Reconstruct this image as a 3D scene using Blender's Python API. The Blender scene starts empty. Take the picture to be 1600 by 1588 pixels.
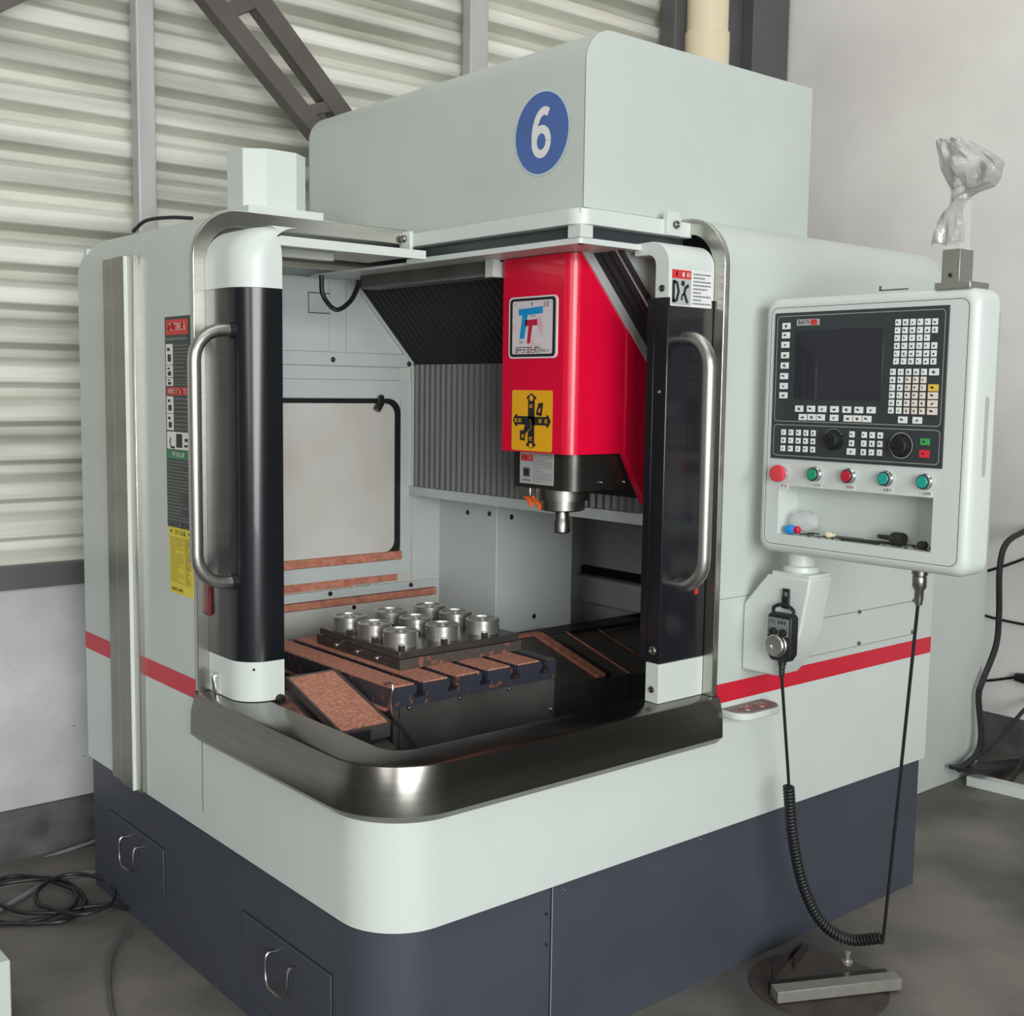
import bpy, bmesh, math, random
from mathutils import Vector, Matrix
random.seed(7)
PI = math.pi
scene = bpy.context.scene
COL = scene.collection
# ------------------------------------------------------------------ camera, light, exposure
CAM = Vector((-1.337, -2.003, 1.600))
F_PX = 1849.4
RM = Matrix(((0.7660, 0.0534, -0.6406), (-0.6426, 0.0848, -0.7615), (0.0137, 0.9950, 0.0992)))
cd = bpy.data.cameras.new('camera'); cam = bpy.data.objects.new('camera', cd); COL.objects.link(cam)
cd.sensor_width = 36.0; cd.lens = F_PX / 1600 * 36.0; cd.clip_start = 0.05; cd.clip_end = 100
_q = RM.to_quaternion().normalized()
RM = _q.to_matrix()
cam.matrix_world = Matrix.Translation(CAM) @ RM.to_4x4()
scene.camera = cam
scene.view_settings.view_transform = 'Standard'
scene.view_settings.look = 'None'
scene.view_settings.gamma = 1.0
scene.view_settings.use_curve_mapping = False
scene.view_settings.exposure = 0.2
w = bpy.data.worlds.new('world'); scene.world = w; w.use_nodes = True
w.node_tree.nodes['Background'].inputs[0].default_value = (0.90, 0.95, 1.0, 1)
w.node_tree.nodes['Background'].inputs[1].default_value = 0.6

def area(name, loc, aim, sx, sy, power, col=(1, 1, 1)):
    l = bpy.data.lights.new(name, 'AREA'); l.shape = 'RECTANGLE'; l.size = sx; l.size_y = sy
    l.energy = power; l.color = col
    o = bpy.data.objects.new(name, l); COL.objects.link(o); o.location = loc
    o.rotation_euler = (Vector(aim) - Vector(loc)).to_track_quat('-Z', 'Y').to_euler()
    return o
area('unseen_opening_light', (-1.7, -6.40, 1.9), (-1.2, 0.0, 1.4), 5.4, 3.2, 580, (0.97, 1.0, 0.985))  # area lamp standing in for an unseen bright opening behind the camera
area('added_side_light', (-5.45, -3.3, 2.5), (0.0, -2.6, 2.0), 3.4, 2.6, 95, (1.0, 0.99, 0.97))  # added lamp on a solid wall, brightens the right wall and left faces
area('added_overhead_light', (-0.7, -1.5, 5.5), (-0.7, -1.49, 0), 4.4, 3.2, 60, (1.0, 0.99, 0.97))  # added lamp under the closed ceiling, lights the work table
area('added_overhead_light_rear', (2.4, 0.6, 5.5), (2.4, 0.61, 0), 2.2, 2.2, 30, (1.0, 0.975, 0.95))  # added lamp under the closed ceiling, brightens the right wall

# ------------------------------------------------------------------ helpers
def at(px, py, ax, v):
    """the point of the plane ax = v that the photograph shows at pixel (px, py)"""
    r = RM @ Vector((px - 800, -(py - 794), -F_PX)); i = 'xyz'.index(ax)
    return CAM + r * ((v - CAM[i]) / r[i])
def srgb(r, g, b):
    f = lambda c: (c / 255 / 12.92) if c / 255 <= 0.04045 else ((c / 255 + 0.055) / 1.055) ** 2.4
    return (f(r), f(g), f(b), 1)
MATS = {}
def mat(name, rgb, rough=0.5, metal=0.0, noise=0.0, nscale=8.0, bump=0.0, bscale=60.0, spec=0.5, rgb2=None, stretch=None, coat=0.0,
        speck=None, speck_scale=30.0, speck_size=0.12, alpha=1.0, trans=0.0, emit=None, lo=0.35, hi=0.7):
    m = bpy.data.materials.new(name); m.use_nodes = True; nt = m.node_tree; N = nt.nodes; L = nt.links
    b = N['Principled BSDF']; c = srgb(*rgb)
    b.inputs['Base Color'].default_value = c; b.inputs['Roughness'].default_value = rough; b.inputs['Metallic'].default_value = metal
    b.inputs['Specular IOR Level'].default_value = spec; b.inputs['Coat Weight'].default_value = coat
    b.inputs['Alpha'].default_value = alpha; b.inputs['Transmission Weight'].default_value = trans
    if emit: b.inputs['Emission Color'].default_value = srgb(*emit[0]); b.inputs['Emission Strength'].default_value = emit[1]
    tc = N.new('ShaderNodeTexCoord'); mp = N.new('ShaderNodeMapping'); L.new(tc.outputs['Object'], mp.inputs[0])
    if stretch: mp.inputs['Scale'].default_value = stretch
    out = None
    if noise or rgb2:
        n = N.new('ShaderNodeTexNoise'); n.inputs['Scale'].default_value = nscale; n.inputs['Detail'].default_value = 6
        L.new(mp.outputs[0], n.inputs[0])
        mr = N.new('ShaderNodeMapRange'); mr.inputs[1].default_value = lo; mr.inputs[2].default_value = hi
        L.new(n.outputs[0], mr.inputs[0])
        mx = N.new('ShaderNodeMix'); mx.data_type = 'RGBA'
        c2 = srgb(*rgb2) if rgb2 else tuple(max(0, x * (1 - noise)) for x in c[:3]) + (1,)
        mx.inputs[6].default_value = c; mx.inputs[7].default_value = c2
        L.new(mr.outputs[0], mx.inputs[0]); out = mx.outputs[2]
    if speck:
        v = N.new('ShaderNodeTexVoronoi'); v.inputs['Scale'].default_value = speck_scale; L.new(tc.outputs['Object'], v.inputs[0])
        n2 = N.new('ShaderNodeTexNoise'); n2.inputs['Scale'].default_value = 2.3; L.new(tc.outputs['Object'], n2.inputs[0])
        ml = N.new('ShaderNodeMath'); ml.operation = 'MULTIPLY'; ml.inputs[1].default_value = speck_size * 2
        L.new(n2.outputs[0], ml.inputs[0])
        sub = N.new('ShaderNodeMath'); sub.operation = 'SUBTRACT'; L.new(ml.outputs[0], sub.inputs[0]); sub.inputs[1].default_value = speck_size * 0.82
        lt = N.new('ShaderNodeMath'); lt.operation = 'LESS_THAN'; L.new(v.outputs['Distance'], lt.inputs[0]); L.new(sub.outputs[0], lt.inputs[1])
        mx2 = N.new('ShaderNodeMix'); mx2.data_type = 'RGBA'
        if out: L.new(out, mx2.inputs[6])
        else: mx2.inputs[6].default_value = c
        mx2.inputs[7].default_value = srgb(*speck); L.new(lt.outputs[0], mx2.inputs[0]); out = mx2.outputs[2]
    if out: L.new(out, b.inputs['Base Color'])
    if bump:
        n = N.new('ShaderNodeTexNoise'); n.inputs['Scale'].default_value = bscale; n.inputs['Detail'].default_value = 4
        L.new(mp.outputs[0], n.inputs[0])
        bp = N.new('ShaderNodeBump'); bp.inputs['Strength'].default_value = bump; bp.inputs['Distance'].default_value = 0.01
        L.new(n.outputs[0], bp.inputs['Height']); L.new(bp.outputs[0], b.inputs['Normal'])
    MATS[name] = m
    return m
class MB:
    def __init__(s): s.v = []; s.f = []; s.m = []
    def add(s, vs, fs, mi=0):
        o = len(s.v); s.v += [tuple(p) for p in vs]
        for f in fs: s.f.append([o + i for i in f]); s.m.append(mi)
    def box(s, x0, x1, y0, y1, z0, z1, mi=0):
        s.add([(x, y, z) for x in (x0, x1) for y in (y0, y1) for z in (z0, z1)],
              [(0, 1, 3, 2), (4, 6, 7, 5), (0, 4, 5, 1), (2, 3, 7, 6), (0, 2, 6, 4), (1, 5, 7, 3)], mi)
    def obox(s, c, ux, uy, uz, mi=0):
        c, ux, uy, uz = Vector(c), Vector(ux), Vector(uy), Vector(uz)
        s.add([c + ux * a + uy * b + uz * d for a in (-1, 1) for b in (-1, 1) for d in (-1, 1)],
              [(0, 1, 3, 2), (4, 6, 7, 5), (0, 4, 5, 1), (2, 3, 7, 6), (0, 2, 6, 4), (1, 5, 7, 3)], mi)
    def prism(s, pts, ax, a0, a1, mi=0, caps=True):
        mk = {'x': lambda p, a: (a, p[0], p[1]), 'y': lambda p, a: (p[0], a, p[1]), 'z': lambda p, a: (p[0], p[1], a)}[ax]
        n = len(pts); vs = [mk(p, a0) for p in pts] + [mk(p, a1) for p in pts]
        fs = [(i, (i + 1) % n, n + (i + 1) % n, n + i) for i in range(n)]
        if caps: fs += [tuple(range(n))[::-1], tuple(range(n, 2 * n))]
        s.add(vs, fs, mi)
    def lathe(s, c, axis, prof, n=24, mi=0):
        c = Vector(c); a = Vector(axis).normalized()
        u = a.orthogonal().normalized(); v = a.cross(u)
        vs = []; fs = []
        for r, h in prof:
            for k in range(n):
                t = 2 * PI * k / n; vs.append(c + a * h + (u * math.cos(t) + v * math.sin(t)) * r)
        for j in range(len(prof) - 1):
            for k in range(n): fs.append((j * n + k, j * n + (k + 1) % n, (j + 1) * n + (k + 1) % n, (j + 1) * n + k))
        fs.append(tuple(range(n))[::-1]); fs.append(tuple(range((len(prof) - 1) * n, len(prof) * n)))
        s.add(vs, fs, mi)
    def cyl(s, p0, p1, r, n=16, r1=None, mi=0):
        p0 = Vector(p0); p1 = Vector(p1)
        s.lathe(p0, p1 - p0, [(r, 0), (r if r1 is None else r1, (p1 - p0).length)], n, mi)
    def tube(s, pts, r, n=8, mi=0):
        pts = [Vector(p) for p in pts]; m = len(pts); vs = []; fs = []
        t0 = (pts[1] - pts[0]).normalized(); u = t0.orthogonal().normalized()
        for i, p in enumerate(pts):
            t = (pts[min(i + 1, m - 1)] - pts[max(i - 1, 0)]).normalized()
            u = (u - t * u.dot(t)).normalized(); v = t.cross(u)
            rr = r[i] if isinstance(r, (list, tuple)) else r
            for k in range(n):
                a = 2 * PI * k / n; vs.append(p + (u * math.cos(a) + v * math.sin(a)) * rr)
        for j in range(m - 1):
            for k in range(n): fs.append((j * n + k, j * n + (k + 1) % n, (j + 1) * n + (k + 1) % n, (j + 1) * n + k))
        fs.append(tuple(range(n))[::-1]); fs.append(tuple(range((m - 1) * n, m * n)))
        s.add(vs, fs, mi)
    def mesh(s, name, mats, smooth=35, recalc=True):
        me = bpy.data.meshes.new(name); me.from_pydata(s.v, [], s.f)
        for m in (mats if isinstance(mats, (list, tuple)) else [mats]): me.materials.append(MATS[m] if isinstance(m, str) else m)
        me.polygons.foreach_set('material_index', s.m)
        if recalc:
            bm = bmesh.new(); bm.from_mesh(me); bmesh.ops.recalc_face_normals(bm, faces=bm.faces); bm.to_mesh(me); bm.free()
        if smooth:
            me.polygons.foreach_set('use_smooth', [True] * len(me.polygons)); me.set_sharp_from_angle(angle=math.radians(smooth))
        return me
WM = {}
def link(name, data, parent=None, loc=None, rot=None):
    o = bpy.data.objects.new(name, data); COL.objects.link(o)
    M = Matrix.Translation(loc) if loc is not None else Matrix.Identity(4)
    if rot is not None: M = M @ rot.to_4x4()
    o.matrix_basis = M
    if parent:
        o.parent = parent; o.matrix_parent_inverse = WM[parent.name].inverted()
    WM[o.name] = M
    return o
def obj(name, mb, mats, parent=None, bevel=0.0, smooth=35, label=None, seg=2, recalc=True, kind=None):
    o = link(name, mb.mesh(name, mats, smooth, recalc), parent)
    if bevel:
        md = o.modifiers.new('bevel', 'BEVEL'); md.width = bevel; md.segments = seg; md.limit_method = 'ANGLE'; md.angle_limit = math.radians(40)
    if label: o['label'] = label
    if kind: o['kind'] = kind
    return o
def thing(name, label, cat, loc=(0, 0, 0), group=None):
    o = link(name, None, None, Vector(loc)); o.empty_display_size = 0.1
    return tag(o, label, cat, group)
def tag(o, label, cat, group=None):
    o['label'] = label; o['category'] = cat
    if group: o['group'] = group
    return o
def struct(name, mb, mats, **k):
    o = obj(name, mb, mats, **k); o['kind'] = 'structure'; return o
def arc(cx, cy, r, a0, a1, n):
    return [(cx + r * math.cos(math.radians(a0 + (a1 - a0) * i / n)), cy + r * math.sin(math.radians(a0 + (a1 - a0) * i / n))) for i in range(n + 1)]
def rrect(u0, u1, v0, v1, r, n=6):
    return arc(u1 - r, v1 - r, r, 0, 90, n) + arc(u0 + r, v1 - r, r, 90, 180, n) + arc(u0 + r, v0 + r, r, 180, 270, n) + arc(u1 - r, v0 + r, r, 270, 360, n)
def smoothpath(pts, k=8):
    P = [Vector(p) for p in pts]; P = [2 * P[0] - P[1]] + P + [2 * P[-1] - P[-2]]; out = []
    for i in range(1, len(P) - 2):
        for j in range(k):
            t = j / k; a, b, c, d = P[i - 1:i + 3]
            out.append(0.5 * ((2 * b) + (c - a) * t + (2 * a - 5 * b + 4 * c - d) * t * t + (3 * b - a - 3 * c + d) * t ** 3))
    out.append(P[-2]); return out
class Decal:
    """flat print: origin, u and v unit directions, n outward; layers sit a fraction of a millimetre apart"""
    def __init__(s, o, u, v, n, w, h):
        s.o, s.u, s.v, s.n, s.w, s.h = Vector(o), Vector(u), Vector(v), Vector(n), w, h; s.mb = MB()
    def P(s, a, b, k): return s.o + s.u * (a * s.w) + s.v * (b * s.h) + s.n * (0.0006 * k)
    def poly(s, pts, mi, k=1): s.mb.add([s.P(a, b, k) for a, b in pts], [tuple(range(len(pts)))], mi)
    def rect(s, a0, a1, b0, b1, mi, k=1): s.poly([(a0, b0), (a1, b0), (a1, b1), (a0, b1)], mi, k)
    def slab(s, mi=0, t=0.0015, r=0.0):
        pts = rrect(0, s.w, 0, s.h, r) if r else [(0, 0), (s.w, 0), (s.w, s.h), (0, s.h)]
        n = len(pts); f = lambda p, d: s.o + s.u * p[0] + s.v * p[1] + s.n * d
        s.mb.add([f(p, -t) for p in pts] + [f(p, 0) for p in pts], [(i, (i + 1) % n, n + (i + 1) % n, n + i) for i in range(n)] + [tuple(range(n, 2 * n))], mi)
    def rr(s, a0, a1, b0, b1, r, mi, k=1):
        s.mb.add([s.o + s.u * p[0] + s.v * p[1] + s.n * (0.0006 * k) for p in rrect(a0 * s.w, a1 * s.w, b0 * s.h, b1 * s.h, r)], [tuple(range(28))], mi)
    def stroke(s, pts, wd, mi, k=1):
        q = [Vector((a * s.w, b * s.h)) for a, b in pts]; L = []; R = []
        for i in range(len(q)):
            t = (q[min(i + 1, len(q) - 1)] - q[max(i - 1, 0)]).normalized(); nn = Vector((-t.y, t.x)) * wd / 2
            L.append(q[i] + nn); R.append(q[i] - nn)
        for i in range(len(q) - 1):
            s.mb.add([s.o + s.u * p.x + s.v * p.y + s.n * (0.0006 * k) for p in (L[i], L[i + 1], R[i + 1], R[i])], [(0, 1, 2, 3)], mi)
    def disc(s, a, b, r, mi, k=1, n=40):
        c = s.P(a, b, k); s.mb.add([c + s.u * (r * math.cos(2 * PI * i / n)) + s.v * (r * math.sin(2 * PI * i / n)) for i in range(n)], [tuple(range(n))], mi)
    def lines(s, a0, a1, b0, b1, n, mi, k=2, fill=0.5, seed=1):
        rnd = random.Random(seed); st = (b1 - b0) / n
        for i in range(n):
            y = b1 - (i + 0.5) * st; x = a0; end = a0 + (a1 - a0) * (1 if rnd.random() < .7 else rnd.uniform(.35, .8))
            while x < end:
                wd = rnd.uniform(.06, .2) * (a1 - a0); s.rect(x, min(x + wd, end), y - st * fill / 2, y + st * fill / 2, mi, k); x += wd + .02 * (a1 - a0)
    def glyphs(s, a0, a1, b0, b1, n, mi, k=2, seed=1):
        rnd = random.Random(seed); st = (a1 - a0) / n
        for i in range(n):
            x0 = a0 + i * st; x1 = x0 + st * .82; t = st * .2; th = (b1 - b0) * .14
            for _ in range(3):
                c = rnd.random()
                if c < .5: x = rnd.choice((x0, x1 - t, (x0 + x1 - t) / 2)); s.rect(x, x + t, b0, b1, mi, k)
                else: y = rnd.choice((b0, b1 - th, (b0 + b1 - th) / 2)); s.rect(x0, x1, y, y + th, mi, k)
    def build(s, name, mats, parent, label=None): return obj(name, s.mb, mats, parent, smooth=0, label=label, recalc=False)
UX, UY, UZ = Vector((1, 0, 0)), Vector((0, 1, 0)), Vector((0, 0, 1))
def decal_x(px0, py0, px1, py1, x, off=0.0):     # print on a plane facing -X, between two opposite pixel corners
    a = at(px0, py0, 'x', x); b = at(px1, py1, 'x', x)
    return Decal((x - off, a.y, b.z), -UY, UZ, -UX, a.y - b.y, a.z - b.z)
def decal_y(px0, py0, px1, py1, y, off=0.0):     # print on a plane facing -Y
    a = at(px0, py0, 'y', y); b = at(px1, py1, 'y', y)
    return Decal((a.x, y - off, b.z), UX, UZ, -UY, b.x - a.x, a.z - b.z)
def screw(mb, p, n, r=0.006, mi=0, h=0.004):
    mb.lathe(p, n, [(r, -0.002), (r, h * .5), (r * .75, h), (r * .45, h), (r * .4, h * .4)], 10, mi)

# ------------------------------------------------------------------ materials
mat('paint', (195, 203, 198), 0.38, noise=0.05, nscale=3.0, bump=0.015, bscale=220, speck=(70, 72, 70), speck_scale=16, speck_size=0.045)
mat('paint_clean', (209, 216, 212), 0.34, noise=0.04, nscale=4.0)
mat('paint_dark', (70, 74, 85), 0.45, noise=0.12, nscale=3.0, bump=0.02, bscale=160)
mat('red_stripe', (206, 24, 52), 0.4, noise=0.06, nscale=5)
mat('red_gloss', (228, 6, 56), 0.32, coat=0.3, noise=0.05, nscale=3)
mat('steel', (196, 194, 186), 0.27, 1.0, noise=0.10, nscale=5, stretch=(1, 1, 30), bump=0.01, bscale=60)
mat('steel_sill', (134, 132, 127), 0.24, 1.0, noise=0.16, nscale=4, stretch=(1, 1, 20))
mat('steel_mid', (150, 148, 142), 0.34, 1.0, noise=0.2, nscale=6)
mat('steel_dark', (84, 81, 78), 0.36, 0.8, noise=0.3, nscale=7)
mat('steel_turned', (206, 204, 200), 0.3, 0.85, noise=0.1, nscale=20, stretch=(1, 1, 12))
mat('fixture_steel', (112, 109, 106), 0.35, 0.7, noise=0.3, nscale=14)
mat('chrome', (215, 215, 218), 0.2, 1.0)
mat('aluminium', (190, 188, 184), 0.38, 1.0, noise=0.1, nscale=10)
mat('black_panel', (24, 25, 31), 0.24, noise=0.2, nscale=4, coat=0.15)
mat('black_matt', (22, 23, 25), 0.6)
mat('black_rubber', (26, 27, 29), 0.48)
mat('bellows', (112, 113, 115), 0.5, noise=0.15, nscale=9)
mat('bellows_black', (38, 38, 40), 0.5, noise=0.2, nscale=30, speck=(150, 150, 150), speck_scale=55, speck_size=0.03)
mat('inner_paint', (206, 213, 211), 0.45, noise=0.10, nscale=3.0, speck=(60, 58, 56), speck_scale=18, speck_size=0.085)
mat('inner_paint_dusty', (212, 214, 210), 0.55, rgb2=(204, 194, 184), nscale=3.4, speck=(70, 64, 60), speck_scale=22, speck_size=0.12)
mat('inner_dark', (112, 118, 118), 0.5, noise=0.2, nscale=5)
mat('inner_floor', (26, 25, 25), 0.5, noise=0.3, nscale=6)
mat('chips', (228, 162, 136), 0.85, rgb2=(186, 120, 98), nscale=90, bump=0.9, bscale=190, lo=0.3, hi=0.72)
mat('chips_dull', (186, 124, 100), 0.85, rgb2=(84, 62, 54), nscale=24, bump=0.8, bscale=190)
mat('chips_edge', (218, 146, 120), 0.8, rgb2=(180, 110, 90), nscale=40, bump=0.5, bscale=150)
mat('table_side', (66, 68, 80), 0.4, 0.3, rgb2=(150, 92, 76), nscale=40, lo=0.60, hi=0.66, bump=0.2, bscale=120)
mat('plate_smear', (96, 90, 86), 0.45, 0.4, rgb2=(172, 112, 92), nscale=30, lo=0.56, hi=0.64)
mat('cover_dark', (104, 100, 97), 0.45, 0.35, noise=0.35, nscale=5)
mat('panel_face', (52, 58, 62), 0.42, noise=0.06, nscale=6)
mat('screen_glass', (34, 37, 46), 0.38, coat=0.2)
mat('key_white', (236, 238, 235), 0.5)
mat('key_cream', (235, 224, 212), 0.5)
mat('key_yellow', (236, 196, 84), 0.5)
mat('key_green', (62, 166, 82), 0.45)
mat('key_red', (222, 44, 62), 0.45)
mat('ink', (34, 36, 40), 0.6)
mat('ink_soft', (120, 124, 126), 0.6)
mat('white_print', (228, 228, 226), 0.5)
mat('grey_print', (176, 178, 176), 0.5)
mat('dark_print', (44, 54, 56), 0.45)
mat('red_print', (206, 52, 52), 0.5)
mat('green_print', (44, 128, 82), 0.5)
mat('yellow_print', (228, 206, 52), 0.5)
mat('orange_yellow', (243, 178, 34), 0.42)
mat('blue_logo', (18, 150, 214), 0.45)
mat('crimson_logo', (196, 30, 66), 0.45)
mat('logo_ground', (222, 214, 216), 0.5, rgb2=(226, 178, 186), nscale=26, lo=0.58, hi=0.68)
mat('blue_disc', (72, 104, 170), 0.45, noise=0.06, nscale=10)
mat('disc_rim', (196, 214, 226), 0.5)
mat('button_red', (222, 70, 80), 0.4)
mat('button_crimson', (190, 22, 54), 0.35)
mat('button_green', (22, 150, 104), 0.35)
mat('button_teal', (26, 160, 146), 0.35)
mat('dim_red', (112, 34, 38), 0.5)
mat('orange_plastic', (240, 112, 48), 0.45)
mat('blue_plastic', (34, 140, 220), 0.4)
mat('pipe_cream', (226, 214, 184), 0.4, noise=0.05, nscale=6)
mat('post_grey', (186, 186, 183), 0.42, 0.15, noise=0.15, nscale=5, stretch=(3, 3, .4))
mat('post_dark', (92, 92, 94), 0.45, 0.2, noise=0.12, nscale=5)
mat('truss_steel', (100, 95, 92), 0.45, 0.3, noise=0.15, nscale=6)
mat('clear_plastic', (226, 226, 226), 0.12, alpha=0.42, spec=0.6)
mat('bag_plastic', (204, 202, 200), 0.14, alpha=0.66, spec=0.9, rgb2=(150, 147, 146), nscale=18, bump=0.35, bscale=26)
mat('rust_disc', (72, 60, 56), 0.7, rgb2=(48, 46, 43), nscale=14)
mat('galvanised', (140, 138, 131), 0.55, 0.35, noise=0.15, nscale=30)
mat('iron_stand', (66, 61, 59), 0.45, 0.5, noise=0.3, nscale=9)
mat('wall_white', (234, 232, 229), 0.9, rgb2=(213, 210, 207), nscale=1.4, speck=(128, 124, 120), speck_scale=9, speck_size=0.04, bump=0.03, bscale=30)
mat('wall_low', (205, 205, 207), 0.9, rgb2=(176, 176, 178), nscale=3, speck=(110, 106, 102), speck_scale=20, speck_size=0.15, bump=0.1, bscale=50)
mat('skirting', (96, 97, 99), 0.85, rgb2=(66, 67, 68), nscale=9)
mat('sheet', (224, 223, 214), 0.5, 0.0, rgb2=(168, 168, 156), nscale=2.6, stretch=(.35, 1, 4))
mat('concrete', (124, 119, 113), 0.75, rgb2=(80, 78, 75), nscale=1.2, lo=0.42, hi=0.6, bump=0.12, bscale=40, speck=(140, 136, 130), speck_scale=5, speck_size=0.06)
mat('ceiling_mat', (96, 96, 96), 0.9)
mat('back_wall', (120, 120, 120), 0.9)

# ------------------------------------------------------------------ the room
YW, XW = 2.03, 3.73
m = MB(); m.box(-7, 8, -8, YW + .3, -0.1, 0); struct('floor', m, 'concrete')
m = MB(); m.box(-7, 8, -8, YW + .3, 5.6, 5.7); struct('ceiling', m, 'ceiling_mat')
m = MB(); m.box(XW, XW + .2, -2.4, YW + .3, 0, 5.6); struct('wall_right', m, 'wall_white')
m = MB(); m.box(XW - .012, XW, -2.4, YW, 0, 0.17); struct('baseboard_right', m, 'skirting')
m = MB(); m.box(-5.75, -5.55, -6.7, YW + .3, 0, 5.6); struct('wall_front', m, 'back_wall')
m = MB(); m.box(-5.75, 8, -6.7, -6.5, 0, 5.6); struct('wall_back', m, 'back_wall')
m = MB(); m.box(-7, XW, YW, YW + .2, 0, 0.94)
m2 = MB(); m2.box(8, 8.2, -8, YW + .3, 0, 5.6); struct('wall_side', m2, 'back_wall')
wl = struct('wall_left', m, 'wall_low')
m = MB(); m.box(-7, XW - .02, YW - .02, YW, 0, 0.17); struct('baseboard_left', m, 'skirting')
m = MB(); m.box(-7, XW, YW - .05, YW + .12, 0.925, 1.0); struct('trim_1', m, 'post_dark')
def lampframe(name, u0, u1, v0, v1, wall):
    m = MB(); t = .1
    for (a0, a1, b0, b1) in ((u0 - t, u1 + t, v0 - t, v0), (u0 - t, u1 + t, v1, v1 + t), (u0 - t, u0, v0, v1), (u1, u1 + t, v0, v1)):
        if wall == 'y': m.box(a0, a1, -6.5, -6.36, b0, b1)
        else: m.box(-5.55, -5.40, a0, a1, b0, b1)
    struct(name, m, 'post_dark')
lampframe('lamp_frame_1', -4.45, 1.05, .2, 3.6, 'y'); lampframe('lamp_frame_2', -5.05, -1.55, 1.15, 3.85, 'x')  # frames added around the two wall lamps; the walls have no openings
# corrugated cladding above the low wall
prof = []; z = 0.938; pit = 0.1285
while z < 5.6:
    for f, d in ((0, .036), (.03, .034), (.17, -.026), (.20, -.030), (.30, -.032), (.58, -.022), (.64, -.012), (.80, .030), (.84, .034), (.94, .036)):
        prof.append((YW + .03 + d, z + f * pit))
    z += pit
m = MB(); n = len(prof)
m.add([(-7, p[0], p[1]) for p in prof] + [(XW, p[0], p[1]) for p in prof], [(i, i + 1, n + i + 1, n + i) for i in range(n - 1)])
cl = obj('metal_cladding', m, 'sheet', wl, smooth=24); cl['label'] = 'cream horizontally ribbed sheet metal'

def post(name, x0, x1, y0, y1, z0, z1, mt, label, cat='post'):
    m = MB(); m.box(x0, x1, y0, y1, z0, z1); o = obj(name, m, mt, bevel=0.006); tag(o, label, cat); return o
post('steel_post', 0.315, 0.38, 1.94, 1.995, 0, 5.6, 'post_grey', 'light grey square steel post against ribbed wall at left')
post('steel_post', 1.725, 1.82, 1.94, 1.995, 0, 5.6, 'post_grey', 'light grey steel post behind top of the machine cover')
post('steel_column', 2.90, 3.02, 1.90, 1.99, 0, 5.6, 'post_dark', 'slim grey steel column left of the cream pipe', 'column')
m = MB(); m.box(3.20, 3.42, 1.93, 1.99, 0, 5.6); m.box(3.42, 3.70, 1.86, 1.99, 0, 5.6)
tag(obj('steel_column', m, 'post_dark', bevel=0.004), 'wide dark grey steel column right of the cream pipe', 'column')
m = MB(); m.cyl((3.045, 1.83, 0), (3.045, 1.83, 5.6), 0.098, 32)
pp = tag(obj('drain_pipe', m, 'pipe_cream', None), 'cream plastic drain pipe running up the wall corner', 'pipe')
m = MB(); m.lathe((3.045, 1.83, 3.085), (0, 0, 1), [(0.098, 0), (0.106, .004), (0.106, .19), (0.098, .195)], 32); obj('pipe_socket', m, 'pipe_cream', pp)
# lattice brace above the machine
tr = thing('roof_brace', 'dark grey double tube steel brace running diagonally up the ribbed wall', 'brace', (0.98, 1.85, 2.3))
def bar2(name, a, b, wd, dp, yc):
    a = Vector(a); b = Vector(b); t = (b - a); L = t.length; t.normalize(); nrm = Vector((-t.z, 0, t.x))
    m = MB(); m.obox((a + b) / 2, t * (L / 2), nrm * wd / 2, Vector((0, dp / 2, 0))); return obj(name, m, 'truss_steel', tr, bevel=0.004)
def ext(p, q, f): p = Vector(p); q = Vector(q); return p + (q - p) * f
A0 = at(327, 0, 'y', 1.85); A1 = at(490, 203, 'y', 1.85); B0 = at(400, 0, 'y', 1.85); B1 = at(530, 178, 'y', 1.85)
bar2('tube', ext(A0, A1, -2.5), ext(A0, A1, 1.5), 0.066, 0.06, 0)
bar2('tube', ext(B0, B1, -2.5), ext(B0, B1, 1.7), 0.075, 0.06, 0)
C0 = at(333, 26, 'y', 1.85); C1 = at(395, 3, 'y', 1.85); bar2('rung', C0, C1, 0.05, 0.055, 0)
C0 = at(462, 178, 'y', 1.85); C1 = at(520, 166, 'y', 1.85); bar2('rung', C0, C1, 0.04, 0.055, 0)
m = MB(); a = at(0, 6, 'y', 1.9); b = at(36, -10, 'y', 1.9); t = (b - a).normalized()
m.obox(a - t * .3 , t * .5, Vector((-t.z, 0, t.x)) * .02, Vector((0, .03, 0))); tag(obj('steel_tie', m, 'truss_steel'), 'end of a dark steel tie at the upper left corner', 'tie')

# ------------------------------------------------------------------ the milling machine
MX, MY, ZT = 2.12, 1.66, 2.05
mach = thing('milling_machine', 'large light grey milling machine with red stripe and open corner doors', 'machine', (1.06, 0.83, 0))
def lroll(x0, r, zt, z0, x1, n=8): return [(x0, z0), (x0, zt - r)] + [(x0 + r - r * math.cos(PI / 2 * i / n), zt - r + r * math.sin(PI / 2 * i / n)) for i in range(1, n + 1)] + [(x1, zt)]
def shell(outer, t):
    """closed thin profile: the outer polyline and its copy pushed inwards (right of travel)"""
    q = [Vector(p) for p in outer]; inn = []
    for i in range(len(q)):
        d = (q[min(i + 1, len(q) - 1)] - q[max(i - 1, 0)]).normalized(); inn.append(q[i] + Vector((d.y, -d.x)) * t)
    return [tuple(p) for p in q] + [tuple(p) for p in inn[::-1]]
ZB, ZS = 0.426, 0.80
R = 0.13
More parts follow.
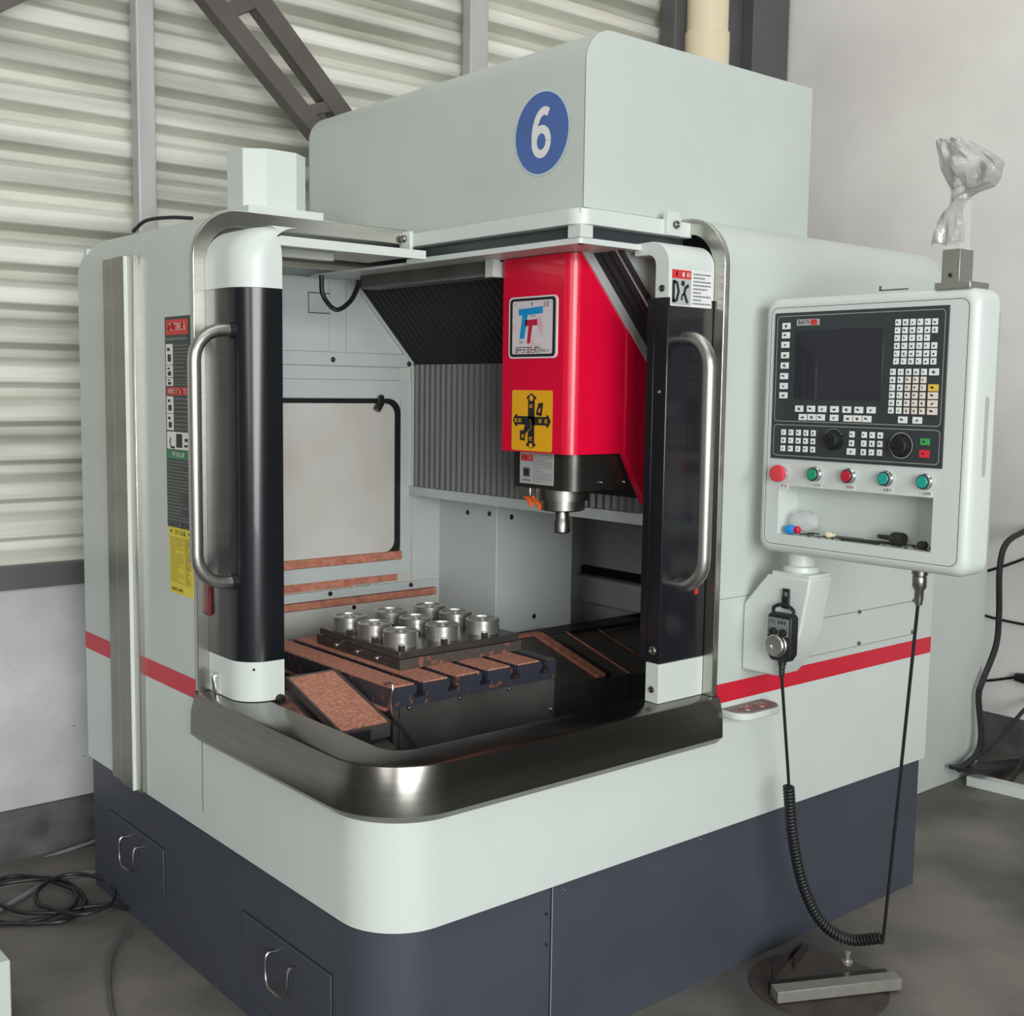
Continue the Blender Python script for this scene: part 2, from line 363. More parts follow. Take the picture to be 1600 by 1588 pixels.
def strip_shell(mb, outer, t, ax, a0, a1):
    q = shell(outer, t); n = len(outer)
    mk = (lambda p, a: (p[0], a, p[1])) if ax == 'y' else (lambda p, a: (a, p[0], p[1]))
    N = len(q); vs = [mk(p, a0) for p in q] + [mk(p, a1) for p in q]
    fs = [(i, (i + 1) % N, N + (i + 1) % N, N + i) for i in range(N)]
    for i in range(n - 1):
        j = N - 1 - i
        fs.append((i, i + 1, j - 1, j)); fs.append((N + i, N + j, N + j - 1, N + i + 1))
    mb.add(vs, fs)
# outer side panel, left face: two sheets with a seam under the steel strip
for nm, y0, y1 in (('side_panel', 0.872, 1.245), ('side_panel', 1.249, MY)):
    m = MB(); strip_shell(m, lroll(0, R, ZT, ZS - .02, 1.0), 0.02, 'y', y0, y1); obj(nm, m, 'paint', mach)
m = MB(); strip_shell(m, lroll(0, R, ZT, ZS - .02, 0.30), 0.02, 'x', 1.066, MX); obj('front_panel', m, 'paint', mach)
m = MB(); m.box(1.0, MX, 0.30, MY, ZT - .02, ZT - .001); m.box(.66, 1.0, .13, .872, ZT - .02, ZT - .008); m.box(1.0, 1.066, .13, .3, ZT - .02, ZT - .008); obj('roof_sheet', m, 'paint', mach)
m = MB(); m.box(MX - .02, MX - .001, .02, MY, ZB, ZT - .04); obj('end_panel', m, 'paint', mach)
m = MB(); m.box(.02, MX - .02, MY - .02, MY - .001, ZB, ZT - .04); obj('back_panel', m, 'paint', mach)
# lower body with the rounded corner
def plan(r, d, n=10):     # left end -> corner -> right end, offset d outwards
    return [(-d, MY)] + [(-d, r)] + [(-d + r + 0 - (r) * math.cos(PI / 2 * i / n), r - d - (r) * math.sin(PI / 2 * i / n)) for i in range(0, n + 1)][0:] + [(MX, -d)]
def planpath(y_end, x_end, r, d, n=14):
    pts = [(-d, y_end)]
    for i in range(n + 1):
        a = PI / 2 * i / n; pts.append((-d + r - r * math.cos(a), -d + r - r * math.sin(a)))
    pts.append((x_end, -d)); return pts
def wallsweep(mb, path, prof, mi=0, close=True):
    """sweep profile [(d, z)] along the plan path; d is outward (left of travel turned out)"""
    q = [Vector(p) for p in path]; k = len(prof); vs = []
    for i in range(len(q)):
        d1 = (q[i] - q[i - 1]).normalized() if i else None; d2 = (q[i + 1] - q[i]).normalized() if i < len(q) - 1 else None
        n1 = Vector((d1.y, -d1.x)) if d1 else None; n2 = Vector((d2.y, -d2.x)) if d2 else None
        if n1 and n2: nn = (n1 + n2) / (1 + n1.dot(n2))
        else: nn = n1 or n2
        for d, z in prof: vs.append((q[i].x + nn.x * d, q[i].y + nn.y * d, z))
    fs = [(i * k + j, i * k + (j + 1) % k, (i + 1) * k + (j + 1) % k, (i + 1) * k + j) for i in range(len(q) - 1) for j in range(k if close else k - 1)]
    if close: fs += [tuple(range(k)), tuple(range((len(q) - 1) * k, len(q) * k))[::-1]]
    mb.add(vs, fs, mi)
m = MB(); wallsweep(m, planpath(MY, MX, .15, 0), [(0, ZB), (0, ZS - .022), (-.03, ZS - .022), (-.03, ZB)]); obj('lower_body', m, 'paint_clean', mach)
m = MB(); wallsweep(m, planpath(MY, MX - .012, .14, -.014), [(0, 0), (0, ZB + .004), (-.03, ZB + .004), (-.03, 0)]); obj('base_skirt', m, 'paint_dark', mach)
m = MB(); m.box(.05, MX - .05, .05, MY - .03, 0.0, .03); obj('base_pan', m, 'paint_dark', mach)
m = MB(); m.box(MX - .045, MX - .02, .03, MY, 0, ZB); obj('end_skirt', m, 'paint_dark', mach)
m = MB(); wallsweep(m, planpath(MY, MX - .001, .145, -.008), [(0, ZB - .004), (0, ZB + .0), (-.02, ZB), (-.02, ZB - .004)]); obj('shadow_strip', m, 'black_matt', mach)  # black strip painting in the shade under the body's overhang
sxm = at(861, 1450, 'y', .013).x
m = MB(); m.box(sxm - .003, sxm + .001, .0125, .0145, .02, ZB - .006); obj('skirt_seam', m, 'ink', mach)
m = MB(); m.box(sxm + .002, sxm + .0035, .0125, .0145, .02, ZB - .006); obj('skirt_seam', m, 'grey_print', mach)
# side seam below the sill
a = at(316, 1160, 'x', 0); b = at(316, 1280, 'x', 0)
m = MB(); m.box(-.0006, .001, a.y - .002, a.y + .002, b.z + .02, .69); obj('body_seam', m, 'ink_soft', mach)
# red stripes
m = MB(); m.box(-.0012, .004, 0.872, MY, .776, .828); obj('red_stripe', m, 'red_stripe', mach)
m = MB(); m.box(1.066, MX, -.0012, .004, .776, .828); obj('red_stripe', m, 'red_stripe', mach)
# vertical steel strip on the left face
st = link('steel_strip', None, mach)
def stripbox(y0, y1, z0, z1, x, mt, nm='strip_leaf'):
    m = MB(); m.box(-x, .002, y0, y1, z0, z1); return obj(nm, m, mt, st, bevel=.002)
stripbox(1.335, 1.41, .43, 1.955, .020, 'steel_mid'); stripbox(1.245, 1.328, .43, 1.955, .026, 'steel_mid'); stripbox(1.2, 1.2445, .43, 1.955, .017, 'steel'); stripbox(1.3285, 1.3345, .43, 1.955, .024, 'paint_clean', 'strip_bead'); stripbox(1.2375, 1.2445, .43, 1.955, .027, 'paint_clean', 'strip_bead')
# sill
sill = MB()
prof = [(-.115, .792), (-.115, .765), (-.03, .74), (-.03, .672), (.006, .672), (.026, .692), (.024, .752), (.012, .797), (.004, .80), (-.10, .80)]
wallsweep(sill, planpath(.852, 1.066, .165, .0), prof); obj('steel_sill', sill, 'steel_sill', mach, smooth=25)
# steel edgings that frame the opening
def edge_profile(r, x_end, zt, zb, wd, n=12):
    o = lroll(-.004, r, zt + .003, zb, x_end, n); i = lroll(-.004 + wd, r - wd, zt + .003 - wd, zb, x_end, n); return o, i
o_, i_ = edge_profile(R, .655, ZT, ZS, .042)
def band(mb, o_, i_, ax, a0, a1):
    n = len(o_); mk = (lambda p, a: (p[0], a, p[1])) if ax == 'y' else (lambda p, a: (a, p[0], p[1]))
    vs = [mk(p, a0) for p in o_] + [mk(p, a0) for p in i_] + [mk(p, a1) for p in o_] + [mk(p, a1) for p in i_]
    fs = []
    for k in range(n - 1):
        fs += [(k, k + 1, n + k + 1, n + k), (2 * n + k, 3 * n + k, 3 * n + k + 1, 2 * n + k + 1), (k, 2 * n + k, 2 * n + k + 1, k + 1), (n + k, n + k + 1, 3 * n + k + 1, 3 * n + k)]
    fs += [(0, n, 3 * n, 2 * n), (n - 1, 3 * n - 1, 4 * n - 1, 2 * n - 1)]
    mb.add(vs, fs)
m = MB(); band(m, o_, i_, 'y', .850, .866); obj('steel_edging', m, 'steel', mach, bevel=.002)
m = MB(); band(m, lroll(-.001, R, ZT + .001, ZS, .655, 12), lroll(.02, R - .02, ZT - .02, ZS, .655, 12), 'y', .866, .872); obj('edging_gasket', m, 'black_rubber', mach)
o_, i_ = edge_profile(R, .20, ZT, ZS, .042)
m = MB(); band(m, o_, i_, 'x', 1.044, 1.060); obj('steel_edging', m, 'steel', mach, bevel=.002)
m = MB(); band(m, lroll(-.001, R, ZT + .001, ZS, .2, 12), lroll(.02, R - .02, ZT - .02, ZS, .2, 12), 'x', 1.060, 1.066); obj('edging_gasket', m, 'steel_mid', mach)
# small latch at the left end of the sill
m = MB(); a = at(341, 1062, 'y', .80); m.obox((a.x, .80, .828), (.017, 0, .004), (0, .009, 0), (-.005, 0, .030)); obj('sill_latch', m, 'chrome', mach, bevel=.006)
# roof rails over the opening
rl = MB(); ox, oy = .648, .118
def railpath(x_far_y, x_end, r, x, y, n=8):
    pts = [(x, x_far_y)] + [(x + r - r * math.cos(PI / 2 * i / n), y + r - r * math.sin(PI / 2 * i / n)) for i in range(n + 1)] + [(x_end, y)]; return pts
wallsweep(rl, railpath(.852, 1.05, .045, ox, oy), [(0, 2.002), (0, 2.041), (-.035, 2.041), (-.035, 2.002)]); obj('roof_rail', rl, 'paint_clean', mach, bevel=.002)
m = MB(); wallsweep(m, railpath(.852, 1.05, .02, ox + .03, oy + .03), [(0, 1.97), (0, 2.004), (-.02, 2.004), (-.02, 1.97)]); obj('rail_gap', m, 'panel_face', mach)  # dark strip filling the gap between upper and lower rail
m = MB(); wallsweep(m, railpath(.86, .99, .012, ox + .012, oy + .010), [(0, 1.957), (0, 1.971), (-.03, 1.971), (-.03, 1.957)]); obj('lower_rail', m, 'paint_clean', mach)
m = MB(); m.box(ox + .008, ox + .05, oy + .006, oy + .05, 1.9715, 2.0015); obj('corner_block', m, 'paint_clean', mach)
m = MB(); m.box(ox + .04, 1.30, oy + .04, 1.45, 1.960, 1.968); obj('ceiling_sheet', m, 'paint_clean', mach)
for c, ax in (((ox - .004, .838, 2.02), 'x'), ((.965, oy - .004, 2.026), 'y')):
    m = MB()
    if ax == 'x': m.box(c[0] - .006, c[0] + .006, c[1] - .026, c[1] + .026, c[2] - .03, c[2] + .026); screw(m, (c[0] - .006, c[1], c[2] + .006), (-1, 0, 0), .011, 1, .010)
    else: m.box(c[0] - .024, c[0] + .024, c[1] - .012, c[1] + .006, c[2] - .026, c[2] + .034); screw(m, (c[0] + .004, c[1] - .012, c[2] + .002), (0, -1, 0), .011, 1, .010)
    obj('rail_bracket', m, ['paint_clean', 'steel_mid'], mach, bevel=.002)
# top cover with the number disc
m = MB(); strip_shell(m, lroll(.69, .085, 2.48, ZT - .002, 1.59) + [(1.59, ZT - .002)], .004, 'y', .152, 1.458); tc = obj('top_cover', m, 'paint', mach)
pf = lroll(.69, .085, 2.48, ZT - .002, 1.59) + [(1.59, ZT - .002)]
m = MB(); m.prism([(p[0], p[1]) for p in pf], 'y', .150, .1535); obj('cover_end', m, 'paint', tc)
m = MB(); m.prism(pf, 'y', 1.4565, 1.46); obj('cover_end', m, 'paint', tc)
c6 = at(847, 208, 'x', .69)
d = Decal((.6885, c6.y, c6.z), -UY, UZ, -UX, .098, .106)
d.w = d.h = .102
d.disc(0, 0, .1055, 0, 0); d.disc(0, 0, .101, 1, 1)
ring6 = [(.00 + .262 * math.cos(2 * PI * i / 36), -.21 + .30 * math.sin(2 * PI * i / 36)) for i in range(37)]
d.stroke(ring6, .0205, 2, 2)
sp = smoothpath([(a, b, 0) for a, b in [(.27, .455), (.15, .52), (.02, .50), (-.10, .41), (-.195, .25), (-.25, .03), (-.262, -.20)]], 6)
d.stroke([(p.x, p.y) for p in sp], .0205, 2, 3)
d.build('number_disc', ['disc_rim', 'blue_disc', 'white_print'], tc, 'blue disc with a white 6')

# blower box on the left roof
bl = link('blower_box', None, mach)
m = MB(); m.box(.165, .392, .872, 1.075, ZT, ZT + .026); obj('flange', m, 'paint_clean', bl, bevel=.002)
a = at(355, 300, 'y', .98); b = at(477, 300, 'y', .98); cx = (a.x + b.x) / 2; rr_ = (b.x - a.x) / 2
zt = at(415, 237, 'y', .93).z
m = MB(); hs = .095; ch = .05; cx, cy = .272, .972
oct_ = [(cx - hs + ch, cy - hs + .012), (cx + hs - ch, cy - hs + .012), (cx + hs, cy - hs + ch), (cx + hs, cy + hs - ch), (cx + hs - ch, cy + hs), (cx - hs + ch, cy + hs), (cx - hs, cy + hs - ch), (cx - hs, cy - hs + ch)]
m.prism(oct_, 'z', ZT + .02, zt); obj('housing', m, 'paint_clean', bl, bevel=.0015)
m = MB(); m.tube(smoothpath([at(208, 362, 'y', 1.5), at(228, 345, 'y', 1.45), at(265, 340, 'y', 1.35), at(300, 341, 'y', 1.25)]), .0055, 8); obj('roof_cable', m, 'black_rubber', mach)

# hatches on the skirt, left face
def hatch(p0, p1, zt_, zb_, pull):
    y1 = at(*p0, 'x', .012).y; y0 = at(*p1, 'x', .012).y
    h = MB(); h.box(.0095, .016, y0, y1, zb_, zt_); o = obj('hatch', h, 'paint_dark', mach, bevel=.002)
    m = MB()
    for (u0, u1, v0, v1) in ((y0 - .004, y0, zb_, zt_), (y1, y1 + .004, zb_, zt_), (y0 - .004, y1 + .004, zt_, zt_ + .004)): m.box(.0125, .016, u0, u1, v0, v1)
    obj('hatch_gap', m, 'ink', o, smooth=0)
    yc = at(*pull, 'x', .0).y; zc = at(*pull, 'x', .0).z
    m = MB(); m.tube(smoothpath([(.012, yc + .052, zc + .03), (-.012, yc + .052, zc + .028), (-.016, yc + .05, zc - .02), (-.018, yc + .03, zc - .045), (-.018, yc - .03, zc - .045), (-.016, yc - .05, zc - .02), (-.012, yc - .052, zc + .028), (.012, yc - .052, zc + .03)], 5), .004, 8); obj('handle', m, 'steel_mid', o)
hatch((380, 1427), (518, 1522), .272, .06, (440, 1520)); hatch((172, 1270), (256, 1326), .282, .15, (205, 1332))
def bolts(name, pts, ax, v, n, r, mt, par, h=.004):
    for p in pts: m = MB(); screw(m, at(*p, ax, v), n, r, 0, h); obj(name, m, mt, par)
bolts('skirt_screw', ((853, 1428), (853, 1476)), 'y', .014, (0, -1, 0), .004, 'ink', mach)
bolts('skirt_bolt', ((882, 1390), (1095, 1311)), 'y', .014, (0, -1, 0), .005, 'chrome', mach)
# inspection plate lines and bolts on the front panel, right of the bracket
bolts('panel_bolt', ((1342, 956), (1427, 938), (1341, 1005), (1425, 987)), 'y', 0, (0, -1, 0), .0065, 'steel_mid', mach, .006)
a = at(1285, 966, 'y', 0); b = at(1420, 938, 'y', 0); c = at(1250, 1030, 'y', 0)
m = MB(); m.box(a.x, MX - .09, -.0006, .001, a.z - .001, a.z + .001); m.box(a.x - .1, MX - .09, -.0006, .001, c.z, c.z + .0016); obj('plate_seam', m, 'ink_soft', mach, smooth=0)
a = at(1116, 932, 'y', 0); b = at(1172, 931, 'y', 0); m = MB(); m.box(1.066, b.x, -.0006, .001, a.z - .012, a.z - .0105); obj('plate_seam', m, 'ink_soft', mach, smooth=0)

# warning labels, left face
d = decal_x(259, 493, 303, 830, 0, .0012); 
d = Decal((-.0015, at(261, 700, 'x', 0).y, at(282, 826, 'x', 0).z), -UY, UZ, -UX, 0, 0)
zt_ = at(278, 494, 'x', 0).z; d.w = d.o.y - .878; d.h = zt_ - d.o.z
d.slab(0)
d.rect(.06, .94, .915, .985, 3); d.glyphs(.16, .86, .935, .968, 7, 1, 2, 4); d.lines(.04, .9, .885, .905, 1, 2, 1, .5, 3)
for v0, v1, k in ((.775, .872, 5), (.715, .772, 6), (.675, .712, 7), (.545, .625, 8), (.465, .542, 9)):
    d.rect(.04, .33, v0, v1, 1); d.rect(.12, .25, v0 + (v1 - v0) * .15, v0 + (v1 - v0) * .5, 5, 2); d.rect(.1, .2, v0 + (v1 - v0) * .66, v0 + (v1 - v0) * .82, 5, 2)
    d.lines(.38, .95, v0, v1, max(3, int((v1 - v0) / .016)), 2, 1, .3, k)
d.rect(.06, .94, .632, .668, 3); d.glyphs(.14, .86, .64, .660, 8, 1, 2, 9)
d.rect(.04, .96, .375, .458, 1); d.rect(.42, .66, .385, .45, 5, 2); d.stroke([(.2, .43), (.16, .41), (.2, .385), (.36, .383)], .006, 5, 2); d.rect(.74, .88, .39, .40, 5, 2); d.rect(.76, .88, .415, .43, 5, 2)
d.rect(.04, .96, .33, .37, 4); d.glyphs(.25, .75, .34, .362, 4, 1, 2, 14)
d.lines(.05, .95, .03, .325, 19, 2, 1, .32, 21); d.glyphs(.18, .85, .008, .024, 8, 2, 2, 5)
d.build('warning_label', ['dark_print', 'white_print', 'ink_soft', 'red_print', 'green_print', 'ink'], mach, 'dark label strip with red and green headings')
d2 = Decal((-.0015, at(266, 880, 'x', 0).y, at(285, 930, 'x', 0).z), -UY, UZ, -UX, 0, 0); d2.w = d2.o.y - .878; d2.h = d.o.z - d2.o.z
d2.slab(0); d2.glyphs(.26, .74, .90, .965, 5, 1, 1, 3); d2.rect(.06, .14, .92, .955, 1); d2.rect(.84, .92, .92, .955, 1)
d2.lines(.05, .62, .16, .86, 26, 1, 1, .22, 5); d2.lines(.68, .92, .16, .86, 22, 1, 1, .3, 6); d2.glyphs(.1, .6, .04, .09, 6, 1, 1, 8)
d2.build('warning_label', ['yellow_print', 'dark_print'], mach, 'yellow printed label')

# ---- left sliding door
ld = link('sliding_door', None, mach)
def ldoor_plan(x0, x1=.142, y0=.655, y1=.849, r=.075):
    return [(x0, y1)] + [(x0 + r - r * math.cos(PI / 2 * i / 8), y0 + r - r * math.sin(PI / 2 * i / 8)) for i in range(9)] + [(x1, y0), (x1, y1)]
ZC0, ZC1, ZD = .905, 1.842, 1.995
def loft(mb, rings, mi=0):
    n = len(rings[0]); vs = [p for r_ in rings for p in r_]
    fs = [(j * n + i, j * n + (i + 1) % n, (j + 1) * n + (i + 1) % n, (j + 1) * n + i) for j in range(len(rings) - 1) for i in range(n)]
    fs += [tuple(range(n))[::-1], tuple(range((len(rings) - 1) * n, len(rings) * n))]; mb.add(vs, fs, mi)
ring = lambda x0, z, x1=.142: [(p[0], p[1], z) for p in ldoor_plan(x0, x1)]
m = MB(); loft(m, [ring(.028, ZC0), ring(.028, ZC1)]); obj('black_panel', m, 'black_panel', ld)
m = MB(); loft(m, [ring(.028, ZS + .002), ring(.028, ZC0 - .001)]); screw(m, at(437, 1092, 'y', .655), (0, -1, 0), .013, 1, .016); screw(m, at(397, 1047, 'y', .66), (0, -1, 0), .003, 1, .002); obj('lower_cap', m, ['paint_clean', 'black_rubber'], ld)
rings = [ring(.028, ZC1 + .001)]
for i in range(0, 9):
    a = PI / 2 * i / 8; rings.append(ring(.028 + .082 * (1 - math.cos(a)), ZD - .085 + .085 * math.sin(a), .142 - .03 * max(0, 1 - math.cos(a * 1.0)) ))
m = MB(); loft(m, rings); obj('upper_cap', m, 'paint_clean', ld)
za = at(500, 375, 'y', .66).z
m = MB(); m.box(.12, .586, .66, .674, 1.950, 1.974); m.box(.125, .586, .674, .95, 1.962, 1.972); m.box(.125, .38, .80, .82, 1.94, 1.962)
obj('roof_plate', m, 'paint_clean', ld, bevel=.0015)
def handle(p0, p1, out, along, r, name='handle', par=None):
    p0 = Vector(p0); p1 = Vector(p1); o = Vector(out); t = (p1 - p0).normalized(); k = .075
    pts = [p0 - o * .01] + [p0 + o * .2]
    for i in range(7):
        a = PI / 2 * i / 6; pts.append(p0 + o * (.2 + .8 * math.sin(a)) + t * (k * (1 - math.cos(a))))
    for i in range(7):
        a = PI / 2 * (1 - i / 6); pts.append(p1 + o * (.2 + .8 * math.sin(a)) - t * (k * (1 - math.cos(a))))
    pts += [p1 + o * .2, p1 - o * .01]
    m = MB(); m.tube(pts, r, 16); return obj(name, m, 'aluminium', par, smooth=60)
handle((.03, .712, 1.738), (.03, .712, 1.108), (-.098, 0, 0), None, .0165, 'handle', ld)
for z_ in (1.738, 1.108):
    m = MB(); m.lathe((.03, .712, z_), (-1, 0, 0), [(.02, -.01), (.02, .006), (.017, .008)], 16); obj('handle_collar', m, 'black_rubber', ld)
m = MB(); m.prism([(.016, 1.01), (.028, 1.0), (.028, 1.09), (.02, 1.09)], 'y', .835, .849); obj('red_tag', m, 'dim_red', ld)

# ---- right sliding door
rd = link('sliding_door', None, mach)
def rprof(y0, t, z0, z1, zt=None, r=.06, n=8, tail=.06):
    if zt is None: return [(y0, z0), (y0, z1), (y0 + t, z1), (y0 + t, z0)]
    o = [(y0, z0)] + [(y0 + r - r * math.cos(PI / 2 * i / n), zt - r + r * math.sin(PI / 2 * i / n)) for i in range(n + 1)] + [(y0 + r + tail, zt)]
    ri = max(.012, r - t * .7); i = [(y0 + r + tail, zt - t * .7)] + [(y0 + t + ri - ri * math.cos(PI / 2 * (1 - i / n)), zt - t * .7 - ri + ri * math.sin(PI / 2 * (1 - i / n))) for i in range(n + 1)] + [(y0 + t, z0)]
    return o + i
XD0, XD1 = .872, 1.043
ZR0, ZR1 = .905, 1.835
m = MB(); m.prism(rprof(.03, .046, ZR1, 0, 1.975), 'x', XD0, XD1); screw(m, at(1041, 449, 'y', .03) if False else (XD0, .052, 1.858), (-1, 0, 0), .009, 1, .004); obj('upper_cap', m, ['paint_clean', 'steel_dark'], rd, bevel=.0015)
m = MB(); m.box(XD0, XD1, .03, .076, ZR0, ZR1 - .001); obj('black_panel', m, 'black_panel', rd, bevel=.003)
m = MB(); m.box(XD0, XD0 + .02, .076, .10, ZR0, ZR1 - .001); screw(m, (XD0, .053, .937), (-1, 0, 0), .013, 1, .005); screw(m, (XD0, .053, 1.60), (-1, 0, 0), .005, 1, .003); obj('edge_strip', m, ['black_panel', 'steel_mid'], rd, bevel=.002)
m = MB(); m.box(XD0, XD1, .03, .076, ZS + .001, ZR0 - .001); screw(m, (XD0, .053, .835), (-1, 0, 0), .009, 1, .005); obj('lower_cap', m, ['paint_clean', 'steel_dark'], rd, bevel=.003)
handle((.935, .03, 1.735), (.935, .03, 1.108), (0, -.085, 0), None, .018, 'handle', rd)
m = MB(); m.box(1.0, 1.012, .027, .03, 1.075, 1.09); obj('red_tag', m, 'red_print', rd)
m = MB(); 
d = Decal((XD0 + .006, .0288, 1.792), UX, UZ, -UY, .155, .115)
d.o.z = at(1055, 478, 'y', .03).z; d.h = at(1058, 420, 'y', .03).z - d.o.z
d.slab(1); d.rect(.02, .48, .74, .98, 0); d.glyphs(.08, .2, .80, .92, 1, 1, 2, 3); d.glyphs(.26, .46, .80, .92, 3, 1, 2, 8)
d.rect(.02, .48, .03, .73, 3, 1); d.stroke([(.06, .66), (.14, .62), (.18, .4), (.14, .16), (.05, .12)], .009, 2, 2); d.rect(.03, .09, .1, .68, 2, 2)
d.disc(.28, .62, .007, 2, 2); d.stroke([(.42, .58), (.34, .5), (.32, .36), (.36, .2), (.40, .1)], .009, 2, 2); d.stroke([(.32, .36), (.26, .28), (.26, .16)], .006, 2, 2)
d.lines(.53, .97, .05, .95, 9, 4, 1, .4, 31)
d.build('safety_label', ['red_print', 'white_print', 'ink', 'grey_print', 'ink_soft'], rd, 'white safety label with red heading')

# ---- interior shell
YI, XB = 1.45, 1.10
m = MB(); m.box(.05, 2.08, YI, YI + .02, .45, 1.96); inner = obj('inner_wall', m, 'inner_paint_dusty', mach)
m = MB(); m.box(1.95, 1.97, .05, YI, .45, 1.96); obj('inner_wall', m, 'inner_paint', mach)
m = MB(); m.box(.05, 1.95, .04, YI, .46, .48); obj('inner_floor', m, 'inner_floor', mach)
m = MB(); wallsweep(m, planpath(YI, 1.95, .17, -.06), [(0, .46), (0, .76), (-.02, .76), (-.02, .46)]); obj('inner_kerb', m, 'inner_floor', mach)
m = MB(); m.box(1.066, 1.95, .10, .115, .46, 1.96); obj('inner_wall', m, 'inner_dark', mach)
def iy(px, py): p = at(px, py, 'y', YI); return p.x, p.z
def plate(name, pts, t, mt, par, mi=None, bevel=.0015):
    m = MB(); m.prism([iy(*p) for p in pts], 'y', YI - t, YI + .002); return obj(name, m, mt, par, bevel=bevel)
xl = .12; xr = iy(637, 700)[0]
def ledge(pyl, pyr, pyl2, pyr2, px1, t, mt, nm='ledge'):     # strip across the wall between pixel rows read at x=440 and px1
    za, zb = iy(440, pyl)[1], iy(440, pyl2)[1]; x1 = iy(px1, pyr)[0]
    m = MB(); m.box(xl, x1, YI - t, YI + .001, min(za, zb), max(za, zb)); return obj(nm, m, mt, inner, bevel=.0015)
# upper sheets
z1_ = iy(440, 548)[1]; z2_ = iy(440, 569)[1]; z3_ = iy(440, 592)[1]
xs = iy(514, 520)[0]; xs2 = iy(540, 520)[0]
m = MB(); m.box(xl, xs - .002, YI - .006, YI, z1_ + .002, 1.955); obj('wall_sheet', m, 'inner_paint', inner, bevel=.0015)
m = MB(); m.box(xs + .001, xs2 - .001, YI - .004, YI, z1_ + .002, 1.955); obj('wall_sheet', m, 'inner_paint', inner, bevel=.0015)
m = MB(); m.box(xs2 + .001, XB, YI - .006, YI, z1_ + .002, 1.955); obj('wall_sheet', m, 'inner_paint', inner, bevel=.0015)
nx0, nz0 = iy(480, 489); nx1, nz1 = iy(514, 460); m = MB()
for (u0, u1, v0, v1) in ((nx0, nx0 + .0025, nz0, nz1), (nx0, nx1, nz0, nz0 + .003), (nx0, nx1, nz1, nz1 + .003)): m.box(u0, u1, YI - .0068, YI - .005, v0, v1)
obj('sheet_notch', m, 'ink', inner, smooth=0)
m = MB(); m.box(xl, iy(644, 572)[0], YI - .014, YI, z2_, z1_)
for p in ((520, 562), (639, 569)): screw(m, at(*p, 'y', YI - .014), (0, -1, 0), .009, 1, .006)
obj('wall_strip', m, ['inner_paint', 'steel_dark'], inner, bevel=.002)
m = MB(); m.box(xl, iy(622, 590)[0], YI - .009, YI, z3_ + .001, z2_ - .003); obj('wall_strip', m, 'inner_paint', inner, bevel=.0015)
zt4 = iy(440, 622)[1]; zb4 = iy(440, 890)[1]; xw1 = iy(623, 640)[0]
zfb = iy(440, 915)[1]
m = MB(); m.box(xl, iy(640, 600)[0], YI - .008, YI, zt4 + .002, z3_ - .001); m.box(xw1 + .003, iy(640, 700)[0], YI - .008, YI, zfb, zt4 + .002); m.box(xl, xw1 + .003, YI - .008, YI, zfb, zb4 - .002)
obj('window_surround', m, 'inner_paint', inner)
m = MB(); m.prism(rrect(xl, xw1, zb4, zt4, .05), 'y', YI - .012, YI); obj('window_gasket', m, 'black_rubber', inner)
m = MB(); m.prism(rrect(xl + .01, xw1 - .028, zb4 + .028, zt4 - .016, .04), 'y', YI - .018, YI); obj('window_panel', m, 'inner_paint_dusty', inner, bevel=.002)
m = MB(); m.box(xl, xw1 - .002, YI - .03, YI - .008, zb4, zb4 + .030); obj('chip_ledge', m, 'chips_edge', inner, bevel=.004)
a = at(584, 641, 'y', YI - .02); b = at(595, 620, 'y', YI - .02); m = MB(); m.tube([a + Vector((0, -.02, 0)), (a + b) / 2 + Vector((0, -.02, 0)), b + Vector((0, -.004, 0))], [.013, .013, .010], 10); obj('window_catch', m, 'steel_dark', inner)
ledge(915, 0, 928, 0, 622, .010, 'chips_edge', 'chip_ledge'); ledge(930, 0, 944, 0, 684, .014, 'inner_paint', 'wall_strip'); ledge(945, 0, 956, 0, 684, .02, 'chips_edge', 'chip_ledge'); ledge(957, 0, 1000, 0, 684, .016, 'inner_paint_dusty', 'wall_strip')
m = MB(); a = iy(642, 770)[0]; m.box(a + .003, 1.221, YI - .006, YI, iy(685, 905)[1], 1.24); obj('wall_sheet', m, 'inner_paint', inner, bevel=.0015)
bolts('wall_screw', ((516, 928), (642, 914), (553, 949)), 'y', YI - .016, (0, -1, 0), .008, 'steel_dark', inner, .005)
d = Decal((iy(548, 912)[0], YI - .0105, iy(585, 918)[1]), UX, UZ, -UY, iy(622, 900)[0] - iy(548, 912)[0], .018); d.rect(0, 1, 0, 1, 0); d.glyphs(.05, .55, .1, .9, 14, 1, 2, 3); d.glyphs(.6, .98, .2, .7, 10, 1, 2, 8)
d.build('wall_label', ['inner_paint', 'ink'], inner)
# folded door cable
m = MB(); m.tube(smoothpath([at(502, 430, 'y', 1.2), at(505, 462, 'y', 1.2), at(525, 484, 'y', 1.2), at(548, 470, 'y', 1.15), at(562, 440, 'y', 1.1)]), .0075, 8); obj('lamp_cable', m, 'black_rubber', mach)
